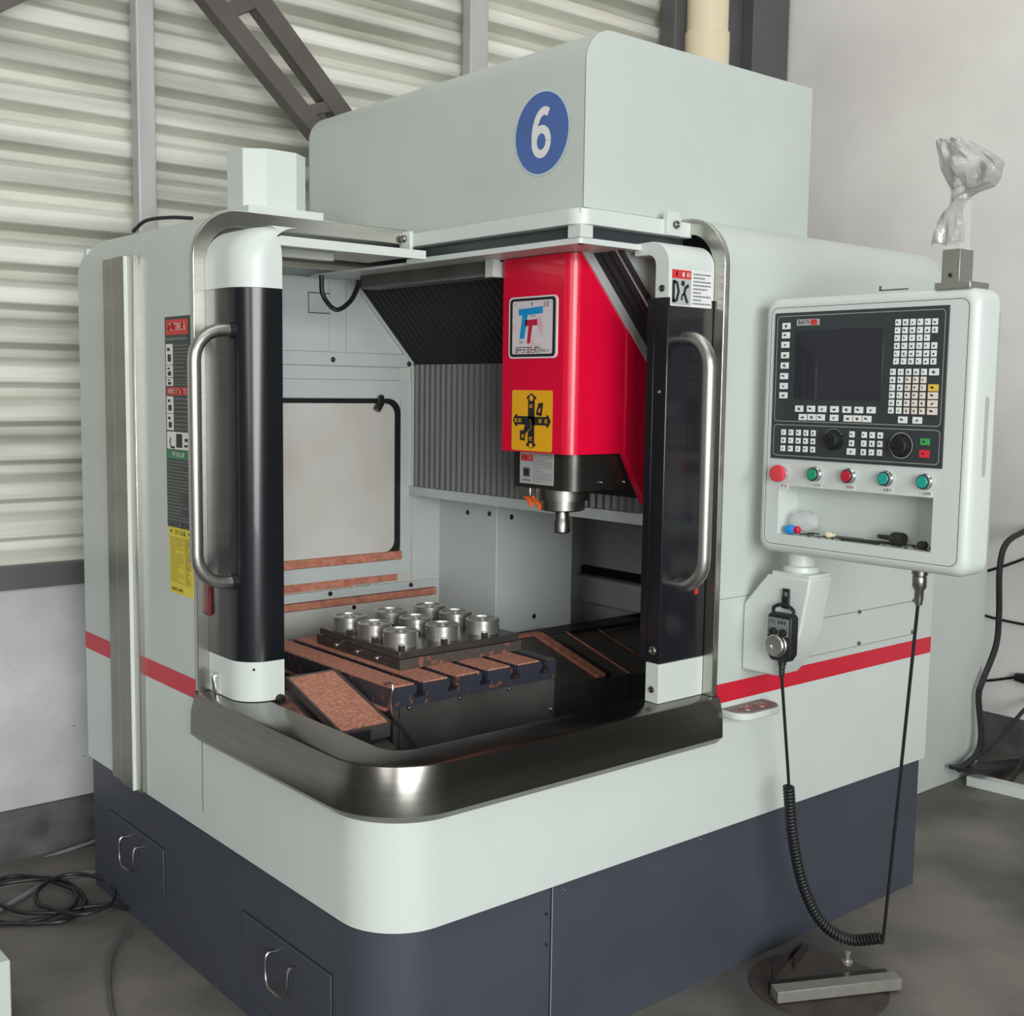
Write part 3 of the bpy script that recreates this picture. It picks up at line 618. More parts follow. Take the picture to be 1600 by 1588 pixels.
# bellows
bw = link('way_cover', None, mach)
Z0, Z1, ZU, XU = 1.252, 1.684, 1.975, .839
m = MB(); pitch = .031; n = int((YI - .19) / pitch)
vs = []; ys = []
for i in range(n + 1):
    y = YI - .012 - i * pitch
    for dy, dx in ((0, .014), (.22, .006), (.40, -.009), (.52, -.011), (.64, -.009), (.82, .006)): ys.append((y - dy * pitch, dx))
k = len(ys); m.add([(XB + dx, y, Z0) for y, dx in ys] + [(XB + dx, y, Z1) for y, dx in ys], [(i, i + 1, k + i + 1, k + i) for i in range(k - 1)])
obj('upright_bellows', m, 'bellows', bw, smooth=60)
m = MB(); sl = Vector((XU - XB, 0, ZU - Z1)).normalized(); nn = Vector((-sl.z, 0, sl.x))
if nn.x > 0: nn = -nn
m.add([Vector((XB, y, Z1)) - nn * dx * .5 for y, dx in ys] + [Vector((XU, y, ZU)) - nn * dx * .5 for y, dx in ys], [(i, i + 1, k + i + 1, k + i) for i in range(k - 1)])
obj('sloping_bellows', m, 'bellows_black', bw, smooth=60)
m = MB(); m.box(XB - .02, XB + .01, .12, YI - .002, Z0 - .028, Z0 + .004); m.box(XB - .012, XB + .006, YI - .02, YI - .004, Z0, Z1 + .004)
m.obox((Vector((XB, YI - .012, Z1)) + Vector((XU, YI - .012, ZU))) / 2 + nn * .004, (Vector((XU, 0, ZU)) - Vector((XB, 0, Z1))) / 2, (0, .008, 0), nn * .008)
obj('cover_frame', m, 'inner_paint', bw, bevel=.0015)
m = MB(); m.prism([(XB, Z1), (XU, ZU), (1.3, ZU), (1.3, Z0), (XB, Z0)], 'y', .196, .20); obj('cover_cheek', m, 'inner_paint', bw)
m = MB(); m.box(XB + .03, XB + .04, .2, YI, Z0, 1.955); obj('cover_back', m, 'bellows_black', bw)
# column foot under the bellows
m = MB(); m.box(1.221, 1.578, 1.118, YI, .48, 1.30)
cf = obj('column_cover', m, 'inner_paint', mach, bevel=.003)
bolts('cover_screw', ((731, 801), (765, 803)), 'x', 1.221, (-1, 0, 0), .009, 'steel_dark', cf)
bolts('cover_screw', ((799, 808), (834, 963)), 'y', 1.118, (0, -1, 0), .009, 'steel_dark', cf)
za = at(940, 893, 'x', 1.93).z; m = MB(); m.box(1.93, 1.95, .12, 1.44, za - .02, za + .012); obj('rear_band', m, 'black_matt', mach)
m = MB(); m.box(1.88, 1.95, .12, 1.44, za - .12, za - .021); obj('rear_ledge', m, 'inner_paint', mach)
m = MB(); m.box(1.85, 1.95, .60, .68, za - .04, za + .9); obj('rear_post', m, 'black_panel', mach)

# ---- spindle head
YH, XH, WH = .285, .782, .28
hd = link('spindle_head', None, mach)
m = MB(); r = .035; zb = 1.431; zt = 1.958
plan_h = [(1.03, YH)] + [(XH + r - r * math.sin(PI / 2 * i / 6), YH + r - r * math.cos(PI / 2 * i / 6)) for i in range(7)] + [(XH, YH + WH), (1.03, YH + WH)]
pl2 = plan_h
# cover: front box cut along the sloping bellows
def slope_x(z): return XB - (z - Z1) / (ZU - Z1) * (XB - XU) - .004
def cut(z): return [(min(p[0], slope_x(z)) if p[0] > .9 else p[0], p[1], z) for p in pl2]
zl = [zb, 1.55, Z1 + .06, 1.80, 1.88, zt]
m = MB(); loft(m, [cut(z) for z in zl]); obj('head_cover', m, 'red_gloss', hd, smooth=50)
m = MB(); m.prism([(.985, zb + .002), (.985, 1.80), (slope_x(1.80), 1.80), (XB - .012, Z1), (XB - .012, 1.285), (1.075, 1.285)], 'y', YH - .004, YH + .02)
for p in ((1016, 565), (1013, 657), (1011, 750)): screw(m, at(*p, 'y', YH - .004), (0, -1, 0), .004, 1, .003)
obj('head_cheek', m, ['red_gloss', 'chrome'], hd, bevel=.002)
m = MB(); dirv = (Vector((XB, 0, Z1)) - Vector((XU, 0, ZU)))
m.obox(Vector(((XB + XU) / 2 - .004, YH - .002, (Z1 + ZU) / 2)) + nn * .008, dirv / 2 * 1.02, (0, .006, 0), nn * .018); obj('cheek_trim', m, 'grey_print', hd, bevel=.002)
m = MB(); m.prism([(.985, zb), (XB - .012, zb), (XB - .012, 1.30), (1.085, 1.30)], 'y', YH + .03, YH + WH); obj('head_rear', m, 'steel_dark', hd)
# spindle block under the cover
yc = YH + WH / 2 + .01
m = MB(); pb = [(1.02, YH + .03)] + [(XH + .03 + .04 - .04 * math.sin(PI / 2 * i / 6), YH + .022 + .04 - .04 * math.cos(PI / 2 * i / 6)) for i in range(7)] + [(XH + .03, YH + WH - .02), (1.02, YH + WH - .02)]
loft(m, [[(p[0], p[1], z_) for p in pb] for z_ in (1.33, zb)]); 
for p in ((939, 754), (974, 753)): screw(m, at(*p, 'y', YH + .022), (0, -1, 0), .005, 1, .004)
obj('spindle_block', m, ['steel_dark', 'chrome'], hd, smooth=50)
sx, sy = at(878, 790, 'y', .42).x, .42
m = MB(); m.lathe((sx, sy, 0), (0, 0, 1), [(.055, 1.268), (.064, 1.272), (.064, 1.298), (.075, 1.299), (.075, 1.332)], 36); obj('spindle_flange', m, 'steel_mid', hd)
m = MB(); m.lathe((sx, sy, 0), (0, 0, 1), [(.018, 1.205), (.024, 1.209), (.024, 1.238), (.021, 1.243), (.021, 1.27)], 28); obj('tool_holder', m, 'steel_mid', hd)
m = MB(); a = at(830, 775, 'x', XH + .03); m.box(XH + .03, XH + .075, .475, .535, 1.305, 1.332)
obj('nozzle_block', m, 'aluminium', hd, bevel=.003)
for p0, p1 in (((822, 774), (831, 789)), ((832, 774), (845, 794))):
    m = MB(); m.tube([at(*p0, 'x', XH + .05) , at((p0[0] + p1[0]) / 2, (p0[1] + p1[1]) / 2 - 2, 'x', XH + .05), at(*p1, 'x', XH + .04)], [.009, .0085, .007], 10); obj('coolant_nozzle', m, 'orange_plastic', hd)
# logo plate
a = at(797, 466, 'x', XH); b = at(871, 561, 'x', XH); 
d = Decal((XH - .003, a.y, at(834, 560, 'x', XH).z), -UY, UZ, -UX, a.y - b.y, at(834, 463, 'x', XH).z - at(834, 560, 'x', XH).z)
d.slab(0, .003, .014); d.rr(.03, .97, .025, .975, .012, 1, 1); d.rr(.085, .915, .07, .93, .006, 2, 2)
d.poly([(.22, .80), (.22, .70), (.30, .70), (.24, .32), (.34, .32), (.41, .70), (.72, .72), (.72, .83)], 3, 3)
d.poly([(.36, .62), (.36, .52), (.43, .525), (.40, .24), (.46, .24), (.51, .53), (.61, .53), (.61, .63)], 4, 3)
d.glyphs(.16, .70, .09, .185, 12, 1, 3, 6); d.glyphs(.70, .86, .10, .15, 6, 5, 3, 7); d.glyphs(.12, .16, .86, .90, 1, 5, 3, 2); d.glyphs(.24, .32, .25, .29, 2, 5, 3, 9); d.rect(.48, .51, .85, .90, 5, 3); d.glyphs(.74, .86, .82, .90, 3, 5, 3, 4); d.glyphs(.47, .58, .665, .695, 3, 5, 3, 10)
d.build('logo_plate', ['white_print', 'ink', 'logo_ground', 'blue_logo', 'crimson_logo', 'ink_soft'], hd, 'rounded plate with blue and red T letters')
# yellow sticker
a = at(801, 612, 'x', XH); b = at(863, 706, 'x', XH)
d = Decal((XH - .0015, a.y, zb + .004), -UY, UZ, -UX, a.y - b.y, at(832, 610, 'x', XH).z - zb - .004)
d.rr(0, 1, 0, 1, .006, 0, 0)
d.rect(.41, .57, .12, .86, 1, 1); d.rect(.14, .86, .43, .57, 1, 1)
d.poly([(.375, .855), (.605, .855), (.605, .89), (.49, .955), (.375, .89)], 1, 1); d.poly([(.375, .125), (.375, .09), (.49, .035), (.605, .09), (.605, .125)], 1, 1)
d.poly([(.14, .40), (.14, .60), (.10, .60), (.03, .5), (.10, .40)], 1, 1); d.poly([(.86, .60), (.86, .40), (.90, .40), (.965, .5), (.90, .60)], 1, 1)
d.poly([(.60, .60), (.74, .58), (.78, .80), (.66, .79)], 1, 1); d.poly([(.22, .18), (.34, .16), (.36, .28), (.50, .42), (.46, .53), (.36, .46), (.30, .33), (.22, .34)], 1, 2)
d.stroke([(.36, .28), (.48, .36), (.50, .48), (.46, .53)], .0015, 0, 3)
d.disc(.49, .87, .008, 0, 2); d.disc(.49, .09, .007, 0, 2)
for x_, y_ in ((.49, .74), (.49, .20), (.22, .5), (.12, .5), (.72, .5), (.86, .5), (.30, .24)): d.rect(x_ - .035, x_ + .035, y_ - .028, y_ + .028, 0, 3); d.rect(x_ - .01, x_ + .035, y_ - .012, y_ + .012, 1, 4)
d.poly([(.66, .64), (.70, .64), (.72, .72), (.68, .70)], 0, 2)
d.build('warning_sticker', ['orange_yellow', 'ink'], hd, 'orange yellow sticker with black arrow cross')
# data label on spindle block
a = at(813, 707, 'x', XH + .028); b = at(864, 762, 'x', XH + .028)
d = Decal((XH + .0275, a.y, b.z + .004), -UY, UZ, -UX, a.y - b.y, zb - b.z - .003)
d.slab(0, .002); d.rect(.04, .40, .70, .90, 1); d.glyphs(.07, .37, .75, .86, 5, 0, 2, 4); d.rect(.08, .34, .08, .14, 2); d.rect(.1, .32, .2, .5, 2); d.rect(.13, .29, .24, .46, 3, 2); d.lines(.46, .97, .06, .94, 12, 2, 1, .25, 11); d.rect(.42, .43, .05, .95, 2)
d.build('data_label', ['grey_print', 'red_print', 'ink_soft', 'ink'], hd, 'small grey data label')
# work lamp inside
wlp = link('work_lamp', None, mach)
a = at(573, 440, 'x', .80); b = at(786, 418, 'x', .80); zc = (a.z + b.z) / 2
m = MB(); m.prism([(.77, zc - .02), (.775, zc + .02), (.82, zc + .022), (.83, zc - .02)], 'y', b.y + .01, a.y); obj('lamp_housing', m, 'cover_dark', wlp, bevel=.003)
m = MB(); m.box(.772, .828, b.y + .03, a.y - .02, zc - .026, zc - .02); obj('lamp_lens', m, 'inner_dark', wlp)
m = MB(); m.box(.765, .83, b.y - .004, b.y + .01, zc - .03, zc + .035); screw(m, (.79, b.y - .004, zc + .02), (0, -1, 0), .008, 1); m.box(.76, .765, b.y - .004, b.y + .03, zc - .03, zc + .03); obj('lamp_bracket', m, ['paint_clean', 'steel_mid'], wlp)

# ---- work table and way covers
tb = link('work_table', None, mach)
TX0, TX1, TY0, TY1, TZ = .348, .922, .475, 1.15, .83
sxs = [.4405, .5495, .6585, .7675, .8765]
pf = [(TX0, .776), (TX0, TZ)]
for s_ in sxs: pf += [(s_ - .010, TZ), (s_ - .010, TZ - .022), (s_ - .017, TZ - .022), (s_ - .017, TZ - .034), (s_ + .017, TZ - .034), (s_ + .017, TZ - .022), (s_ + .010, TZ - .022), (s_ + .010, TZ)]
pf += [(TX1, TZ), (TX1, .776)]
m = MB(); m.prism(pf, 'y', TY0, TY1); obj('table_slab', m, 'table_side', tb)
xs_ = [TX0] + [v for s_ in sxs for v in (s_ - .012, s_ + .012)] + [TX1]
for i in range(0, len(xs_), 2):
    m = MB()
    m.box(xs_[i] + .003, xs_[i + 1] - .003, TY0 + .006, TY1 - .004, TZ - .001, TZ + .0035)
    obj('chip_layer', m, 'chips' if i < len(xs_) - 2 else 'cover_dark', tb)
m = MB(); m.box(TX0 + .03, TX1, TY0 + .006, TY0 + .012, .48, .774)
m.box(TX0 + .012, TX0 + .032, TY0 + .006, TY1 - .01, .48, .774)
for p in ((638, 1105), (717, 1090), (794, 1076), (860, 1057), (861, 1109)): screw(m, at(*p, 'y', TY0 + .006), (0, -1, 0), .008, 1, .006)
for p in ((454, 1023), (493, 1036), (600, 1077)): screw(m, at(*p, 'x', TX0 + .012), (-1, 0, 0), .005, 1, .004)
obj('table_apron', m, ['cover_dark', 'chrome'], tb)
m = MB(); m.box(TX0 - .012, TX0 + .04, TY0 + .01, TY1, .770, .778); obj('side_gutter', m, 'chips_dull', tb, bevel=.003)
# left chip tray (sloping telescopic cover)
lt = link('chip_cover', None, mach)
zt1 = .828
a = at(448, 1063.6, 'z', zt1); b = at(529, 1048.7, 'z', zt1); c = at(529, 1145, 'x', a.x); e = at(620, 1134, 'x', b.x)
yb_ = (a.y + b.y) / 2; yf_ = (c.y + e.y) / 2; zf_ = (c.z + e.z) / 2
def cover(mb, x0, x1, yb, zb_, yf, zf, zlow, t=.003, lip=0.0, mi=0):
    mb.prism([(yb, zb_), (yf, zf), (yf, zlow), (yf + .004, zlow), (yf + .004, zf - t), (yb, zb_ - t)], 'x', x0, x1, mi)
XT1 = min(b.x, TX0 - .014)
m = MB(); cover(m, a.x, XT1, yb_, zt1, yf_, zf_, zf_ - .012, .012); m.box(a.x, XT1, yb_ - .004, yb_ + .004, zt1 - .02, zt1 + .008)
sd = (Vector((0, yf_, zf_)) - Vector((0, yb_, zt1))); up = Vector((0, -sd.z, sd.y)).normalized(); up = up if up.z > 0 else -up
for x_ in (a.x, XT1): m.obox(Vector((x_, (yb_ + yf_) / 2, (zt1 + zf_) / 2)) + up * .000, (.003, 0, 0), sd / 2, up * .010)
m.box(a.x, XT1, yf_ - .002, yf_ + .004, zf_ - .03, zf_ + .006); obj('tray', m, 'cover_dark', lt)
m = MB(); m.obox(Vector(((a.x + XT1) / 2, (yb_ + yf_) / 2, (zt1 + zf_) / 2 + .004)), ((XT1 - a.x) / 2 - .004, 0, 0), sd / 2 * .97, up * .003); obj('chip_layer', m, 'chips', lt)
m = MB(); cover(m, .10, XT1, yb_ + .02, zt1 - .035, yf_ - .03, zf_ - .055, .48, .01); obj('lower_cover', m, 'cover_dark', lt)
sd3 = Vector((0, yf_ - .03 - yb_ - .02, zf_ - .055 - zt1 + .035)); m = MB(); m.obox(Vector(((.105 + a.x - .004) / 2, (yb_ + yf_) / 2 - .005, (zt1 + zf_) / 2 - .043)), ((a.x - .004 - .105) / 2, 0, 0), sd3 / 2 * .96, up * .004); obj('chip_layer', m, 'chips_dull', lt)
m = MB(); m.box(.095, a.x + .02, yf_ - .20, yf_ - .035, .48, .60); obj('chip_heap', m, 'chips_dull', lt)
m = MB(); m.box(.12, TX0 + .01, yb_ + .03, YI - .02, .48, .74); obj('side_cover', m, 'cover_dark', lt)
q = at(560, 1152, 'y', yf_ - .034); m = MB(); m.box(q.x - .05, q.x + .035, yf_ - .036, yf_ - .03, q.z - .05, q.z + .012); obj('cover_slot', m, 'black_matt', lt)
# right telescopic covers
rc = link('telescopic_cover', None, mach)
for i, (x0, x1) in enumerate(((.93, 1.35), (1.33, 1.468), (1.45, 1.625), (1.60, 1.94))):
    dz = .010 * i; yo = .018 * i
    m = MB(); cover(m, x0, x1, 1.02 - yo * 0, .760 - dz, .70 + yo * .4, .672 - dz, .48, .004); obj('cover_leaf', m, 'cover_dark', rc)
    yb2, zb2, yf2, zf2 = 1.02, .760 - dz, .70 + yo * .4, .672 - dz
    sd2 = Vector((0, yf2 - yb2, zf2 - zb2)); up2 = Vector((0, -sd2.z, sd2.y)).normalized(); up2 = up2 if up2.z > 0 else -up2
    wdt = .022 if i == 0 else .004
    if i < 3:
        m = MB(); m.obox(Vector((x1 - wdt, (yb2 + yf2) / 2, (zb2 + zf2) / 2)) + up2 * .003, (wdt, 0, 0), sd2 / 2, up2 * (.006 if i == 0 else .003)); obj('chip_edge', m, 'chips_edge' if i < 2 else 'chips_dull', rc, bevel=.002)
    if i == 0:
        m = MB(); m.obox(Vector((x1 + .004, (yb2 + yf2) / 2, (zb2 + zf2) / 2)) + up2 * .004, (.008, 0, 0), sd2 / 2 * 1.02, up2 * .010); obj('leaf_rim', m, 'steel_dark', rc)
        m = MB(); m.box(x0, x1, yb2 - .006, yb2 + .03, zb2 - .002, zb2 + .004); obj('chip_edge', m, 'chips_edge', rc)
m = MB(); m.box(.93, 1.94, 1.02, 1.118, .735, .752); obj('cover_shelf', m, 'inner_floor', rc)
# pipe and hose at the table corner
m = MB(); m.tube(smoothpath([(TX0 + .03, .60, .80), at(612, 1068, 'y', .46), at(611, 1100, 'y', .46), at(616, 1122, 'y', .46), at(632, 1140, 'y', .46), at(652, 1172, 'y', .46)], 6), .0035, 8); obj('drip_hose', m, 'aluminium', tb)

# ---- pivot bracket of the control panel
bk = link('panel_bracket', None, mach)
bx0, bx1 = 1.165, 1.262
pts = [(1199, 897), (1176, 945), (1174, 1050), (1212, 1057), (1234, 1030), (1250, 990), (1262, 930), (1266, 906)]
pp_ = [(lambda p: (p.y, p.z))(at(*q, 'x', bx0)) for q in pts]
pp_[1] = (-.001, pp_[1][1]); pp_[2] = (-.001, pp_[2][1])
m = MB(); m.prism(pp_, 'x', bx0, bx1); obj('bracket_body', m, 'paint_clean', bk, bevel=.006, seg=3)
yt0, yt1 = pp_[7][0] + .006, pp_[0][0] - .012; ztb = pp_[0][1]
m = MB(); m.box(bx0 + .004, bx1 - .002, yt0, yt1, ztb - .002, ztb + .011); obj('bracket_plate', m, 'paint_clean', bk, bevel=.002)
PX, PY0, PY1, PZ0, PZ1 = 1.15, -.641, -.050, 1.188, 1.842
pcx, pcy = (bx0 + bx1) / 2, (yt0 + yt1) / 2
m = MB(); m.lathe((pcx, pcy, ztb + .01), (0, 0, 1), [(.045, 0), (.047, .004), (.045, .016), (.035, .02), (.035, PZ0 - ztb - .008)], 28); obj('pivot', m, 'paint_clean', bk)

# ---- control panel
cp = link('control_panel', None, mach)
XP1 = 1.242
def ringpts(d, x): return [(x, p[0], p[1]) for p in rrect(PY0 + d, PY1 - d, PZ0 + d, PZ1 - d, max(.004, .034 - d * .55), 6)]
tl = at(1217, 759, 'x', PX); br_ = at(1454, 862, 'x', PX); ry1, ry0 = tl.y, br_.y
rz1 = at(1335, 768, 'x', PX).z; rz0 = at(1335, 849, 'x', PX).z
m = MB()
Rg = [ringpts(.006, XP1), ringpts(0, XP1 - .006), ringpts(0, PX + .022), ringpts(.004, PX + .010), ringpts(.014, PX + .001), ringpts(.020, PX)]
n = len(Rg[0]); m.add([p for r_ in Rg for p in r_], [(j * n + i, j * n + (i + 1) % n, (j + 1) * n + (i + 1) % n, (j + 1) * n + i) for j in range(5) for i in range(n)] + [tuple(range(n))])
iy0, iy1, iz0, iz1 = PY0 + .03, PY1 - .03, PZ0 + .03, PZ1 - .03
corner = [(PX, iy1, iz1), (PX, iy0, iz1), (PX, iy0, iz0), (PX, iy1, iz0)]   # rrect order: (+,+),(-,+),(-,-),(+,-)
last = Rg[5]; q = 7
vs = list(last) + corner; N0 = n; fs = []
for c_ in range(4):
    for i in range(6): fs.append((c_ * q + i, c_ * q + i + 1, N0 + c_))
    fs.append((c_ * q + 6, ((c_ + 1) * q) % n, N0 + (c_ + 1) % 4, N0 + c_))
m.add(vs, fs)
for (u0, u1, v0, v1) in ((iy0, iy1, rz1, iz1), (iy0, iy1, iz0, rz0), (iy0, ry0, rz0, rz1), (ry1, iy1, rz0, rz1)):
    m.add([(PX, u0, v0), (PX, u1, v0), (PX, u1, v1), (PX, u0, v1)], [(0, 1, 2, 3)])
xr_ = PX + .082
m.add([(PX, ry0, rz0), (PX, ry1, rz0), (PX, ry1, rz1), (PX, ry0, rz1), (xr_, ry0, rz0), (xr_, ry1, rz0), (xr_, ry1, rz1), (xr_, ry0, rz1)],
      [(0, 1, 5, 4), (1, 2, 6, 5), (2, 3, 7, 6), (3, 0, 4, 7), (4, 5, 6, 7)])
obj('housing', m, 'paint_clean', cp, smooth=40, recalc=False)
m = MB(); t = .0012
rp = rrect(PY0 + .024, PY1 - .024, PZ0 + .024, PZ1 - .024, .02); ri = rrect(PY0 + .024 + t, PY1 - .024 - t, PZ0 + .024 + t, PZ1 - .024 - t, .019)
n = len(rp); m.add([(PX - .0005, *p) for p in rp] + [(PX - .0005, *p) for p in ri], [(i, (i + 1) % n, n + (i + 1) % n, n + i) for i in range(n)]); obj('face_seam', m, 'ink', cp, smooth=0, recalc=False)
m = MB(); sidez = (at(1541, 620, 'y', PY0).z, at(1541, 745, 'y', PY0).z); sxx = 1.205
m.add([(p[0], PY0 - .0006, p[1]) for p in rrect(sxx - .010, sxx + .006, sidez[1], sidez[0], .007)], [tuple(range(28))]); obj('side_grip', m, 'grey_print', cp, smooth=0, recalc=False)
def K(u, v): return at(1200 + u / 5.3333, 470 + v / 5.3333, 'x', PX)
# dark face plate
A, B, C_, D_ = K(72, 100), K(1525, 42), K(1450, 1395), K(22, 1315)
fy1 = (A.y + D_.y) / 2; fy0 = (B.y + C_.y) / 2; fz1 = (A.z + B.z) / 2; fz0 = (C_.z + D_.z) / 2
m = MB(); m.box(PX - .003, PX + .001, fy0, fy1, fz0, fz1); obj('face_plate', m, 'panel_face', cp, bevel=.001)
XF = PX - .003
fr = MB()
def rim(mb, y0, y1, z0, z1, x, r=.01, t=.0014):
    a_ = rrect(y0, y1, z0, z1, r); b_ = rrect(y0 + t, y1 - t, z0 + t, z1 - t, r - t); n = len(a_)
    mb.add([(x, *p) for p in a_] + [(x, *p) for p in b_], [(i, (i + 1) % n, n + (i + 1) % n, n + i) for i in range(n)])
zs = (K(60, 1020).z + K(1440, 1060).z) / 2
rim(fr, fy0 + .008, fy1 - .008, zs + .004, fz1 - .008, XF - .0004); rim(fr, fy0 + .008, fy1 - .008, fz0 + .008, zs - .004, XF - .0004)
obj('face_lines', fr, 'grey_print', cp, smooth=0, recalc=False)
a = K(242, 240); b = K(948, 828)
m = MB(); m.box(XF - .0012, XF + .001, b.y, a.y, K(600, 826).z, K(600, 236).z); obj('screen', m, 'screen_glass', cp, bevel=.0008)
a = K(248, 180); b = K(438, 180); zc = K(343, 180).z
d = Decal((XF - .0008, a.y, zc - .0045), -UY, UZ, -UX, a.y - b.y, .0155); d.o.z = zc - .00775; d.rect(0, 1, 0, 1, 0, 0); d.rect(.62, .90, .08, .92, 1); d.glyphs(.05, .58, .18, .84, 8, 2, 1, 17); d.build('maker_badge', ['grey_print', 'red_print', 'ink'], cp)
# keys: shared meshes, each key a sub-part
def keymesh(nm, wd, ht, mt, seed):
    m = MB(); m.box(-.0022, .001, -wd / 2, wd / 2, -ht / 2, ht / 2)
    rnd = random.Random(seed)
    for _ in range(2 + seed % 3):
        u = rnd.uniform(-.2, .1) * wd; v = rnd.uniform(-.25, .1) * ht; du = rnd.uniform(.15, .3) * wd; dv = rnd.uniform(.1, .22) * ht
        m.add([(-.0025, u, v), (-.0025, u + du, v), (-.0025, u + du, v + dv), (-.0025, u, v + dv)], [(0, 1, 2, 3)], 1)
    return m.mesh('key', [mt, 'ink'], 0, False)
kw = [keymesh('key', .0134, .0146, 'key_white', i) for i in range(5)]; kc = [keymesh('key', .0134, .0146, 'key_cream', i) for i in range(3)]
kl = [keymesh('key', .0235, .0155, 'key_white', i + 1) for i in range(4)]; klc = [keymesh('key', .0245, .0155, 'key_cream', i + 2) for i in range(2)]
kyel = keymesh('key', .0245, .0155, 'key_yellow', 2); kgr = keymesh('key', .0235, .0155, 'key_green', 0); krd = keymesh('key', .0250, .0175, 'key_red', 0)
def key(u, v, me): p = K(u, v); link('key', me, cp, Vector((XF, p.y, p.z)))
def row(u0, v0, u1, v1, n, mes):
    for i in range(n): t = i / max(1, n - 1); key(u0 + (u1 - u0) * t, v0 + (v1 - v0) * t, random.choice(mes))
for r_ in ((1093, 182, 1401, 175, 6), (1088, 248, 1399, 242, 6), (1085, 312, 1333, 308, 5), (1082, 378, 1393, 374, 6), (1080, 442, 1389, 440, 6), (1075, 505, 1386, 505, 6), (1049, 594, 1308, 594, 5)): row(*r_, kw)
for r_ in ((1046, 660, 1304, 660, 5), (1043, 724, 1299, 725, 5), (1040, 787, 1295, 791, 5), (1036, 851, 1291, 856, 5), (1032, 914, 1290, 921, 5)):
    u0, v0, u1, v1, n = r_
    row(u0, v0, u0 + (u1 - u0) * .25, v0 + (v1 - v0) * .25, 2, kw); row(u0 + (u1 - u0) * .5, (v0 + v1) / 2, u1, v1, 3, kc)
key(1391, 594, kl[0]); key(1386, 726, kyel); key(1382, 791, klc[0]); key(1378, 858, klc[1]); key(1376, 923, klc[0]); key(1130, 993, kl[1]); key(1252, 997, kl[2])
for i, (u, v) in enumerate(((162, 212), (158, 289), (153, 368), (150, 455), (147, 541), (142, 629), (139, 711), (136, 788), (268, 900), (366, 901), (460, 903), (561, 905), (664, 908), (764, 911), (867, 912), (298, 970), (373, 971), (447, 973), (558, 976), (674, 981), (753, 983), (832, 986), (700, 1257))): key(u, v, kl[i % 4])
for r_ in ((138, 1096, 385, 1104, 5), (136, 1162, 382, 1172, 5), (132, 1229, 380, 1240, 5), (810, 1118, 943, 1123, 3), (806, 1190, 941, 1194, 3), (802, 1262, 937, 1266, 3)): row(*r_, kw)
key(708, 1114, kw[2]); key(704, 1187, kw[1]); key(1316, 1176, kgr); key(1310, 1276, krd)
def knob(u, v, r, ring_):
    p = K(u, v); m = MB(); m.lathe((XF, p.y, p.z), (-1, 0, 0), [(r, 0), (r, .003), (r * .8, .004), (r * .74, .018), (r * .66, .020)], 28)
    m.obox((XF - .021, p.y + r * .1, p.z), (.002, 0, 0), (0, r * .5, r * .3), (0, -r * .06, r * .1), 0); o = obj('rotary_knob', m, 'black_matt', cp)
    m = MB(); k_ = 24
    for i in range(k_):
        if not ring_ and not (2 <= i <= 12): continue
        a0 = 2 * PI * i / k_; a1 = a0 + 2 * PI / k_ * (.96 if ring_ else .6); q = []
        for rr2, aa in ((r * 1.02, a0), (r * 1.08, a0), (r * 1.08, a1), (r * 1.02, a1)): q.append((XF - .0034, p.y - rr2 * math.cos(aa), p.z + rr2 * math.sin(aa)))
        m.add(q, [(0, 1, 2, 3)])
    obj('knob_scale', m, 'grey_print', cp, smooth=0, recalc=False)
knob(556, 1160, .026, False); knob(1120, 1207, .0285, True)
def button(px, py, r, mt, seed, big=False, lbl='ink_soft'):
    p = at(px, py, 'x', PX); m = MB()
    if big:
        m.lathe((PX, p.y, p.z), (-1, 0, 0), [(r * .8, 0), (r * .78, .012), (r * .7, .016)], 24, 1); m.lathe((PX, p.y, p.z), (-1, 0, 0), [(r * .7, .014), (r * 1.0, .018), (r * 1.02, .026), (r * .94, .032), (r * .2, .034)], 28, 0)
    else:
        m.lathe((PX, p.y, p.z), (-1, 0, 0), [(r * 1.15, 0), (r * 1.15, .006), (r * 1.02, .009), (r * 1.02, .014)], 28, 1); m.lathe((PX, p.y, p.z), (-1, 0, 0), [(r * 1.0, .012), (r * 1.0, .016), (r * .84, .018)], 28, 2); m.lathe((PX, p.y, p.z), (-1, 0, 0), [(r * .84, .014), (r * .84, .0185), (r * .76, .020)], 28, 0)
    obj('push_button', m, [mt, 'chrome', 'ink'], cp)
    d = Decal((PX - .0006, p.y + .012, p.z - r - .018), -UY, UZ, -UX, .032, .014); d.rect(0, 1, 0, 1, 0, 0); d.glyphs(.15, .85, .25, .8, 4, 1, 1, seed); d.build('button_tag', ['white_print', lbl], cp)
button(1224, 739.5, .0215, 'button_red', 3, True, 'red_print'); button(1275, 741, .0165, 'button_green', 5); button(1328, 744, .0165, 'button_crimson', 7, False, 'red_print'); button(1386, 748, .0165, 'button_teal', 8); button(1447, 753, .0165, 'button_teal', 9)
